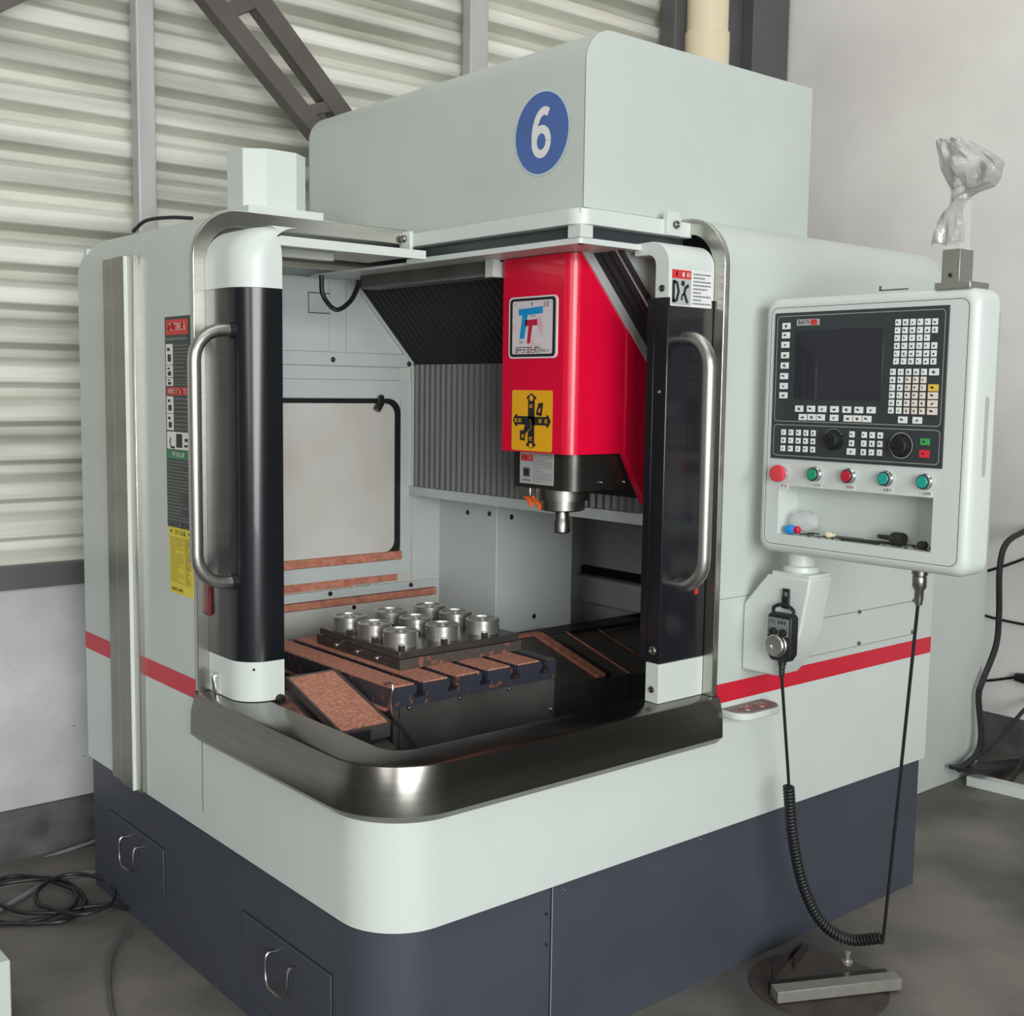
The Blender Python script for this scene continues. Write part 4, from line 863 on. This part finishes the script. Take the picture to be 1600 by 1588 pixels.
# lamp post foot and post on the panel
a = at(1478, 436, 'x', 1.19); b = at(1530, 436, 'x', 1.19); yc_ = (at(1483, 420, 'x', 1.19).y + at(1506, 420, 'x', 1.19).y) / 2
m = MB(); m.box(1.155, 1.238, yc_ - .055, yc_ + .033, PZ1 - .002, PZ1 + .014); obj('lamp_foot', m, 'aluminium', cp, bevel=.002)
m = MB(); m.box(1.165, 1.222, yc_ - .022, yc_ + .022, PZ1 + .012, PZ1 + .088); screw(m, (1.165, yc_, PZ1 + .03), (-1, 0, 0), .005, 1); obj('lamp_bracket', m, ['aluminium', 'ink'], cp, bevel=.002)
m = MB(); m.box(1.175, 1.212, yc_ - .017, yc_ + .017, PZ1 + .088, PZ1 + .27); obj('lamp_post', m, 'clear_plastic', cp)
m = MB(); m.cyl((1.193, yc_, PZ1 + .20), (1.193, yc_, PZ1 + .30), .022, 20); obj('lamp_lens', m, 'clear_plastic', cp)
p = at(1390, 446, 'x', 1.24); m = MB(); m.box(1.242, 1.252, p.y - .045, p.y + .03, p.z - .012, p.z - .009); m.box(1.242, 1.246, p.y + .026, p.y + .03, p.z - .012, p.z); obj('cable_clip', m, 'steel_mid', cp)
p = at(1437, 906, 'x', 1.20); m = MB(); m.lathe((1.20, p.y, PZ0), (0, 0, -1), [(.019, -.004), (.019, .012), (.015, .014), (.017, .018), (.017, .04), (.011, .05), (.011, .07), (.008, .085)], 20); obj('cable_socket', m, 'steel_mid', cp); SOCK = Vector((1.20, p.y, PZ0 - .06))

# cup holder on the front panel
m = MB(); zc = at(1160, 1108, 'y', -.03).z; x0 = 1.085
pl_ = [(x0, 0), (x0, -.035)] + arc(x0 + .045, -.035, .045, 180, 270, 6)[1:] + arc(x0 + .135, -.035, .045, 270, 360, 6) + [(x0 + .18, 0)]
m.prism(pl_, 'z', zc - .018, zc); ch_ = obj('tool_shelf', m, 'paint_clean', mach, bevel=.003)
m = MB(); pl2_ = [(p[0] * .94 + (x0 + .09) * .06, p[1] * .92 - .001) for p in pl_]; m.prism(pl2_, 'z', zc, zc + .003); obj('shelf_liner', m, 'galvanised', ch_)
for q_ in (.06, .12):
    m = MB(); m.lathe((x0 + q_, -.04, zc + .003), (0, 0, 1), [(.02, 0), (.02, .002), (.015, .002), (.014, .0005)], 20); obj('hole_ring', m, 'aluminium', ch_)

# electrical cabinet behind the machine
a = at(1445, 1240, 'z', 0); b = at(1520, 1205, 'z', 0)
m = MB(); m.box(2.12, b.x, .48, 1.5, 0, 1.95); cb = tag(obj('electrical_cabinet', m, 'paint', None, bevel=.004), 'plain pale grey electrical cabinet behind the right end of the machine', 'cabinet')

# ------------------------------------------------------------------ loose things
# fixture plates and the nine round chucks on the work table
ft = thing('fixture_plate', 'dark two layer steel fixture plate bolted on the work table', 'fixture', (.69, .81, .833))
m = MB(); m.box(.472, .905, .615, 1.05, .834, .864)
obj('lower_plate', m, 'fixture_steel', ft, bevel=.0015)
m = MB(); m.box(.470, .895, .612, 1.03, .866, .886)
obj('upper_plate', m, 'fixture_steel', ft, bevel=.0015)
m = MB(); m.box(.472, .905, .612, .6155, .834, .863); obj('chip_smear', m, 'plate_smear', ft)
for i, y in enumerate((.72, .82, .93)):
    m = MB(); m.tube([(.474, y, .852), (.462, y, .852), (.452, y - .012, .856), (.45, y - .03, .858)], .0035, 8); obj('clamp_pin', m, 'chrome', ft)
def chuck():
    prof = [(.050, .0), (.050, .027), (.0485, .0275), (.0485, .0295), (.050, .030), (.050, .041), (.048, .0425), (.042, .0425), (.041, .039), (.016, .0385), (.015, .041), (.006, .041), (.005, .038)]
    m = MB(); m.lathe((0, 0, 0), (0, 0, 1), prof, 40); body = m.mesh('body', 'steel_turned', 30)
    m = MB(); m.obox((.050, .040, .004), (.008, 0, 0), (0, .008, 0), (0, 0, .006)); m.cyl((.050, .040, .0), (.050, .040, .034), .005, 10); c1 = m.mesh('clamp', 'fixture_steel', 30)
    m = MB(); m.obox((-.035, -.055, .006), (.008, 0, 0), (0, .006, 0), (0, 0, .006)); c2 = m.mesh('clamp', 'fixture_steel', 30)
    return body, c1, c2
CB = chuck()
places = [['back row at the left', 'back row in the middle', 'back row at the right'], ['middle row at the left', 'very centre of the grid', 'middle row at the right'], ['front row at the left, the nearest', 'front row in the middle', 'front row at the right']]
for r_, y in enumerate((.955, .822, .690)):
    for c_, x in enumerate((.528, .674, .820)):
        t = thing('steel_chuck', 'round turned steel chuck on the fixture plate, ' + places[r_][c_], 'chuck', (x, y, .886), 'nine steel chucks on the fixture')
        link('body', CB[0], t, Vector((x, y, .886)), Matrix.Rotation(random.uniform(0, 6), 3, 'Z')); link('clamp', CB[1], t, Vector((x, y, .886))); link('clamp', CB[2], t, Vector((x, y, .886)))

# handwheel pendant hanging on the bracket
pd = thing('handwheel_pendant', 'black handheld pendant with silver dial hanging on the panel bracket', 'pendant', (1.14, -.10, .85))
xb_ = bx0
a = at(1201, 962, 'x', xb_ - .03); b = at(1238, 962, 'x', xb_ - .03); z1p = at(1220, 960, 'x', xb_ - .03).z; z0p = at(1222, 1034, 'x', xb_ - .03).z
m = MB(); m.prism([(a.y, z1p - .008), (a.y - .006, z1p), (b.y + .006, z1p), (b.y, z1p - .008), (b.y, z0p + .018), (b.y + .012, z0p), (a.y - .014, z0p), (a.y, z0p + .018)], 'x', xb_ - .034, xb_ - .002); obj('body', m, 'black_rubber', pd, bevel=.003)
m = MB(); m.box(xb_ - .0355, xb_ - .033, b.y + .006, a.y - .004, z1p - .056, z1p - .010); fp = obj('face_plate', m, 'ink_soft', pd)
d = Decal((xb_ - .0358, a.y - .004, z1p - .056), -UY, UZ, -UX, a.y - b.y - .01, .046); d.glyphs(.12, .34, .68, .86, 2, 0, 1, 4); d.glyphs(.5, .9, .68, .86, 3, 0, 1, 7); d.build('face_print', ['ink'], fp)
yc_ = (a.y + b.y) / 2
for dy in (.014, -.016):
    m = MB(); m.lathe((xb_ - .035, yc_ + dy, z1p - .046), (-1, 0, 0), [(.010, 0), (.009, .010), (.008, .011)], 16); obj('selector_knob', m, 'black_matt', pd)
m = MB(); m.lathe((xb_ - .033, yc_ + .002, z0p + .042), (-1, 0, 0), [(.031, 0), (.031, .006), (.029, .008), (.029, .016), (.026, .019), (.008, .0195), (.006, .017)], 32); obj('dial', m, 'aluminium', pd)
m = MB(); m.tube(smoothpath([(xb_ - .018, a.y - .006, z1p - .002), (xb_ - .018, a.y - .008, z1p + .014), (xb_ - .018, yc_, z1p + .024), (xb_ - .018, b.y + .008, z1p + .014), (xb_ - .018, b.y + .006, z1p - .002)], 5), .005, 8); obj('carry_loop', m, 'black_rubber', pd)
yk = at(1229, 930, 'x', xb_ - .005).y
m = MB(); m.box(xb_ - .012, xb_ - .004, yk - .011, yk + .011, z1p + .012, z1p + .044); m.box(xb_ - .010, xb_ - .004, yk - .011, yk - .005, z1p + .04, z1p + .058); m.box(xb_ - .010, xb_ - .004, yk + .005, yk + .011, z1p + .04, z1p + .058); m.box(xb_ - .010, xb_ - .004, yk - .011, yk + .011, z1p + .055, z1p + .064); obj('hanger', m, 'black_rubber', pd, bevel=.002)
m = MB(); xe = xb_ - .018; m.lathe((xe, yc_ - .002, z0p), (0, 0, -1), [(.011, -.002), (.011, .012), (.008, .014), (.009, .02), (.007, .024), (.008, .03), (.006, .045)], 14); obj('strain_relief', m, 'black_rubber', pd)
# cable: straight drop, coil, straight return to the panel socket
P0 = Vector((xe, yc_ - .002, z0p - .04)); P1 = at(1232, 1228, 'y', -.115)
P2 = at(1238, 1300, 'y', -.12); P3 = at(1254, 1380, 'y', -.14); P4 = at(1283, 1440, 'y', -.18); P5 = at(1325, 1468, 'y', -.235); P6 = at(1378, 1466, 'y', -.32)
m = MB(); m.tube(smoothpath([P0, (P0 + P1) / 2 + Vector((.001, 0, 0)), P1 + Vector((0, 0, .01)), P1 + Vector((0, 0, -.02))]), .0042, 8); obj('straight_cable', m, 'black_rubber', pd)
path = smoothpath([P1, P2, P3, P4, P5, P6], 40); L = 0; helix = []; turns_per_m = 1 / .0098
tprev = None; u = None
for i in range(len(path) - 1):
    seg = path[i + 1] - path[i]; l = seg.length; t = seg.normalized()
    if u is None: u = t.orthogonal().normalized()
    u = (u - t * u.dot(t)).normalized(); v = t.cross(u); k_ = max(1, int(l * turns_per_m * 10))
    for j in range(k_):
        a_ = 2 * PI * (L + l * j / k_) * turns_per_m; helix.append(path[i] + seg * (j / k_) + (u * math.cos(a_) + v * math.sin(a_)) * .0125)
    L += l
m = MB(); m.tube(helix, .0043, 6); obj('coiled_cable', m, 'black_rubber', pd, smooth=60)
m = MB(); m.tube(smoothpath([P6, P6 + Vector((.002, -.004, .02)), P6.lerp(SOCK, .5) + Vector((.004, 0, 0)), SOCK]), .0042, 8); obj('return_cable', m, 'black_rubber', pd)

# levelling block with bolt on the floor
lv = thing('levelling_block', 'steel levelling block with upright bolt on the floor beneath the coiled cable', 'levelling block', (1.3, -.2, 0))
pc = at(1290, 1560, 'z', 0)
m = MB(); ctr = Vector((1.29, -.20, 0)); m.lathe(ctr, (0, 0, 1), [(.185, 0.0), (.185, .004), (.17, .006)], 48); obj('base_disc', m, 'rust_disc', lv)
Q = lambda px, py, z_: at(px, py, 'z', z_)
f0 = Q(1215, 1570, .008); f1 = Q(1409, 1548, .008); dirx = (f1 - f0).normalized(); perp = Vector((-dirx.y, dirx.x, 0)); perp = perp if perp.x > 0 or perp.y > 0 else -perp
Ln = (f1 - f0).length; mid = (f0 + f1) / 2
m = MB(); m.obox(mid + perp * .022 + Vector((0, 0, .017)), dirx * Ln / 2, perp * .022, (0, 0, .016)); obj('front_bar', m, 'galvanised', lv, bevel=.002)
m = MB(); m.obox(mid + perp * .060 + Vector((0, 0, .014)), dirx * Ln / 2 * .96, perp * .016, (0, 0, .012)); obj('back_bar', m, 'steel_dark', lv, bevel=.002)
pv = mid + perp * .10
m = MB(); w0 = mid - dirx * Ln * .46 + perp * .075; w1 = mid + dirx * Ln * .40 + perp * .078; w2 = mid + perp * .20 - dirx * .01
m.add([w0 + Vector((0, 0, .008)), w1 + Vector((0, 0, .008)), w2 + Vector((0, 0, .008)), w0 + Vector((0, 0, .022)), w1 + Vector((0, 0, .024)), w2 + Vector((0, 0, .058))], [(0, 1, 2), (3, 5, 4), (0, 3, 4, 1), (1, 4, 5, 2), (2, 5, 3, 0)]); obj('wedge', m, 'iron_stand', lv, bevel=.002)
m = MB(); m.obox((w0 + w2) / 2 + perp * .0 + Vector((0, 0, .04)), (w2 - w0) / 2 * .92, perp * .004, (0, 0, .022)); m.obox((w0.lerp(w2, .55) + dirx * .035) + Vector((0, 0, .042)), (w2 - w0) / 2 * .45, perp * .004, (0, 0, .024)); obj('wedge_rib', m, 'iron_stand', lv)
bc = at(1323, 1510, 'z', .03); m = MB(); m.lathe((bc.x, bc.y, .026), (0, 0, 1), [(.034, 0), (.034, .006), (.016, .008), (.016, .02), (.009, .021), (.009, .045), (.007, .047)], 20); obj('bolt', m, 'steel_turned', lv)

# plastic bag over the signal lamp
levels = [(219, 1463, 1500), (226, 1465, 1520), (236, 1467, 1534), (250, 1470, 1553), (263, 1474, 1568), (278, 1481, 1563), (292, 1488, 1553), (300, 1489, 1530), (312, 1489, 1508), (323, 1489, 1499), (333, 1474, 1502), (345, 1466, 1505), (362, 1460, 1506), (380, 1456, 1506)]
lv2 = []
for i in range(len(levels) - 1):
    for t in (0, 1 / 3, 2 / 3): lv2.append(tuple(levels[i][k] + (levels[i + 1][k] - levels[i][k]) * t for k in range(3)))
levels = lv2 + [levels[-1]]
rnd = random.Random(3); rings = []; nb = 44; xbg = 1.193
phase = [rnd.uniform(0, 6) for _ in range(6)]
for i, (py, l, r_) in enumerate(levels):
    a = at(l, py, 'x', xbg); b = at(r_, py, 'x', xbg); c = (a + b) / 2; hw = (a.y - b.y) / 2; rg = []
    for k_ in range(nb):
        th = 2 * PI * k_ / nb; wob = 1 + .20 * math.sin(3 * th + phase[0] + i * .26) + .14 * math.sin(7 * th + phase[1] - i * .42) + .09 * math.sin(13 * th + phase[4] + i * .5)
        dep = max(.018, hw * .55) * (1 + .25 * math.sin(5 * th + phase[2] + i * .37))
        rg.append((c.x - math.sin(th) * dep * wob, c.y + math.cos(th) * hw, c.z + .004 * math.sin(4 * th + phase[3] + i * .33)))
    rings.append(rg)
m = MB(); n = nb; m.add([p for r_ in rings for p in r_], [(j * n + i, j * n + (i + 1) % n, (j + 1) * n + (i + 1) % n, (j + 1) * n + i) for j in range(len(rings) - 1) for i in range(n)] + [tuple(range(n))])
o = obj('plastic_bag', m, 'bag_plastic', None, smooth=22); tag(o, 'crumpled clear plastic bag twisted over the lamp on the control panel', 'bag')

# things lying in the recess of the control panel
zf = rz0 + .0005
def onfloor(px, py): p = at(px, py, 'z', zf); return p
p = Vector((1.19, at(1258, 838, 'x', 1.19).y, zf))
m = MB(); ax = Vector((.1, -1, .12)).normalized(); m.lathe(p + Vector((0, .035, .030)), ax, [(.020, 0), (.024, .004), (.027, .012), (.027, .045), (.018, .062), (.010, .066)], 20); tag(obj('plastic_cup', m, 'clear_plastic'), 'clear plastic cup lying on its side in the panel recess', 'cup')
p = Vector((1.165, at(1236, 834, 'x', 1.165).y, zf)); m = MB(); m.lathe(p + Vector((0, .014, .012)), (.05, -1, 0), [(.011, 0), (.012, .004), (.012, .02), (.009, .024)], 8, 0); m.lathe(p + Vector((.004, -.011, .013)), (.05, -1, 0), [(.010, 0), (.010, .01), (.006, .013)], 10, 1); tag(obj('bottle_cap', m, ['blue_plastic', 'button_crimson']), 'small blue cap with red end in the left corner of the panel recess', 'cap')
p = Vector((1.195, at(1408, 838, 'x', 1.195).y, zf)); m = MB(); m.lathe(p + Vector((0, .02, .017)), (-.25, -1, 0.02), [(.005, -.05), (.006, -.006), (.010, -.004), (.015, 0), (.016, .004), (.016, .03), (.014, .033)], 16); tag(obj('collet_holder', m, 'steel_dark'), 'dark steel tool holder lying at the right of the panel recess', 'tool holder')
for i, (px0, px1, dx, r_, lab) in enumerate(((1312, 1372, .02, .0032, 'thin dark end mill lying in the middle of the panel recess'), (1290, 1345, .035, .004, 'thicker grey drill lying behind the end mill in the recess'), (1340, 1395, .045, .003, 'slim grey rod at the back of the panel recess'))):
    x_ = PX + dx; ya = at(px0, 845, 'x', x_).y; yb2 = at(px1, 845, 'x', x_).y
    m = MB(); m.tube([(x_, ya, zf + r_), (x_ + .002, (ya + yb2) / 2, zf + r_), (x_ + .006, yb2, zf + r_)], [r_ * .7, r_, r_], 8); tag(obj('cutting_tool', m, 'steel_dark' if i != 1 else 'steel_mid'), lab, 'tool')
p = Vector((PX + .03, at(1443, 852, 'x', PX + .03).y, zf)); m = MB(); m.lathe(p + Vector((0, .016, .010)), (0.2, -1, 0), [(.006, 0), (.010, .006), (.010, .02), (.005, .024)], 12); tag(obj('collet', m, 'steel_dark'), 'small dark collet in the right corner of the panel recess', 'collet')
p = Vector((PX + .03, at(1298, 840, 'x', PX + .03).y, zf)); m = MB(); m.lathe(p + Vector((0, .012, .008)), (0.3, -1, 0), [(.008, 0), (.008, .01), (.005, .012), (.005, .022)], 10); tag(obj('brass_nut', m, 'pipe_cream'), 'small pale fitting beside the plastic cup in the recess', 'fitting')

m = MB(); rnd = random.Random(5)
for i in range(90):
    y_ = rnd.uniform(ry0 + .02, ry1 - .05); x_ = rnd.uniform(PX + .012, PX + .075); a_ = rnd.uniform(0, PI); l_ = rnd.uniform(.002, .009)
    m.obox((x_, y_, zf + .0015), (math.cos(a_) * l_, math.sin(a_) * l_, 0), (-math.sin(a_) * .0012, math.cos(a_) * .0012, 0), (0, 0, .0012), i % 2)
o = obj('swarf', m, ['steel_dark', 'iron_stand'], smooth=0); tag(o, 'dark metal swarf scattered on the floor of the panel recess', 'swarf'); o['kind'] = 'stuff'
# cables behind the machine on the right
def cable(name, pts, r, mt, label, k=8): m = MB(); m.tube(smoothpath(pts, k), r, 8); return tag(obj(name, m, mt), label, 'cable')
cable('thick_cable', [at(1640, 815, 'y', .45), at(1600, 831, 'y', .45), at(1572, 850, 'y', .45), at(1562, 890, 'y', .45), at(1561, 960, 'y', .45), at(1556, 1010, 'y', .45), at(1535, 1065, 'y', .44), at(1529, 1090, 'y', .44), at(1533, 1150, 'y', .42), at(1525, 1180, 'y', .42), at(1497, 1203, 'y', .42)], .013, 'black_rubber', 'thick black cable arching down beside the electrical cabinet')
cable('floor_cable', [at(1640, 1070, 'y', .40), at(1600, 1110, 'y', .40), at(1560, 1155, 'y', .40), at(1530, 1180, 'y', .40), at(1500, 1203, 'y', .40)], .009, 'black_rubber', 'black cable rising to the right edge from the cabinet foot')
for (p, q, lab) in (((1527, 897), (1610, 870), 'thin black wire on the white wall, the uppermost, sloping up to the right'), ((1524, 958), (1610, 978), 'thin black wire on the white wall, the middle one, sloping down'), ((1518, 1065), (1590, 1058), 'thin black wire on the white wall, the lowest, ending in a plug')):
    a = at(*p, 'x', XW - .012); b = at(*q, 'x', XW - .012); cable('wall_wire', [a, (a + b) / 2 + Vector((0, 0, -.004)), b], .006, 'black_rubber', lab)
a = at(1587, 1058, 'x', XW - .03); m = MB(); m.tube([a, a + Vector((0, -.05, 0)), a + Vector((0, -.12, .002))], [.018, .024, .024], 10); tag(obj('plug', m, 'black_rubber'), 'black plug at the right edge on the white wall', 'plug')
s = thing('iron_stand', 'rusty dark iron stand with a flat foot at the right edge', 'stand', (2.75, .15, 0))
ty = .30
m = MB(); a = at(1622, 1150, 'y', ty); b = at(1572, 1262, 'y', ty); b.z = max(b.z, 0.0); m.obox((a + b) / 2, (a - b) / 2, (.03, 0, .012), (0, .006, 0)); obj('leg', m, 'iron_stand', s)
a = at(1500, 1203, 'y', .40); b = at(1640, 1190, 'y', .40); m = MB(); m.obox((a + b) / 2, (b - a) / 2, (0, .05, 0), (0, 0, .008)); obj('foot_plate', m, 'iron_stand', s)
m = MB(); a = at(1515, 1218, 'y', .42); b = at(1640, 1243, 'y', .10); t = (b - a); t.z = 0; a.z = b.z = .0; m.obox((a + b) / 2 + Vector((0, 0, .02)), t / 2, Vector((t.y, -t.x, 0)).normalized() * .03, (0, 0, .02)); tag(obj('white_batten', m, 'paint_clean'), 'white batten lying on the floor at the right edge', 'batten')

# cables on the floor at left
rnd = random.Random(11)
def fl(px, py, z_=.012): return at(px, py, 'z', z_)
cable('floor_cable', [fl(-30, 1440), fl(40, 1398), fl(90, 1372), fl(140, 1364), fl(190, 1362)], .008, 'ink_soft', 'pale grey cable curving across the floor behind the machine at left')
cable('wall_cable', [at(-20, 1378, 'y', 1.98), at(60, 1345, 'y', 1.98), at(138, 1318, 'y', 1.98), at(190, 1300, 'y', 1.98)], .007, 'ink_soft', 'thin grey cable along the skirting at left')
labs = ['outermost black cable loop in the coil on the floor at left', 'middle black cable loop in the coil on the floor at left', 'innermost black cable loop in the coil on the floor at left', 'lowest black cable strand lying on the floor at left']
for k_, (x0, y0, rx, ry) in enumerate(((40, 1408, 95, 36), (52, 1402, 70, 24), (118, 1398, 62, 30))):
    pts = [fl(x0 + rx * math.cos(2 * PI * i / 14), y0 + ry * math.sin(2 * PI * i / 14) + rnd.uniform(-4, 4), .010 + .012 * k_) for i in range(15)]
    cable('coiled_floor_cable', pts, .0065, 'black_rubber', labs[k_])
cable('coiled_floor_cable', [fl(-20, 1445), fl(50, 1440), fl(110, 1422), fl(165, 1415), fl(200, 1420)], .0065, 'black_rubber', labs[3])
cable('floor_cable', [fl(205, 1455), fl(183, 1478), fl(172, 1510), fl(172, 1550), fl(180, 1600), fl(190, 1640)], .006, 'post_dark', 'grey cable coming out from under the left side of the machine')
m = MB(); a = fl(-12, 1566, 0); m.box(a.x - .25, a.x + .004, a.y - .15, a.y + .02, 0, at(0, 1463, 'y', a.y).z); tag(obj('white_box', m, 'paint_clean', None, bevel=.004), 'edge of a white box on the floor at the left border', 'box')
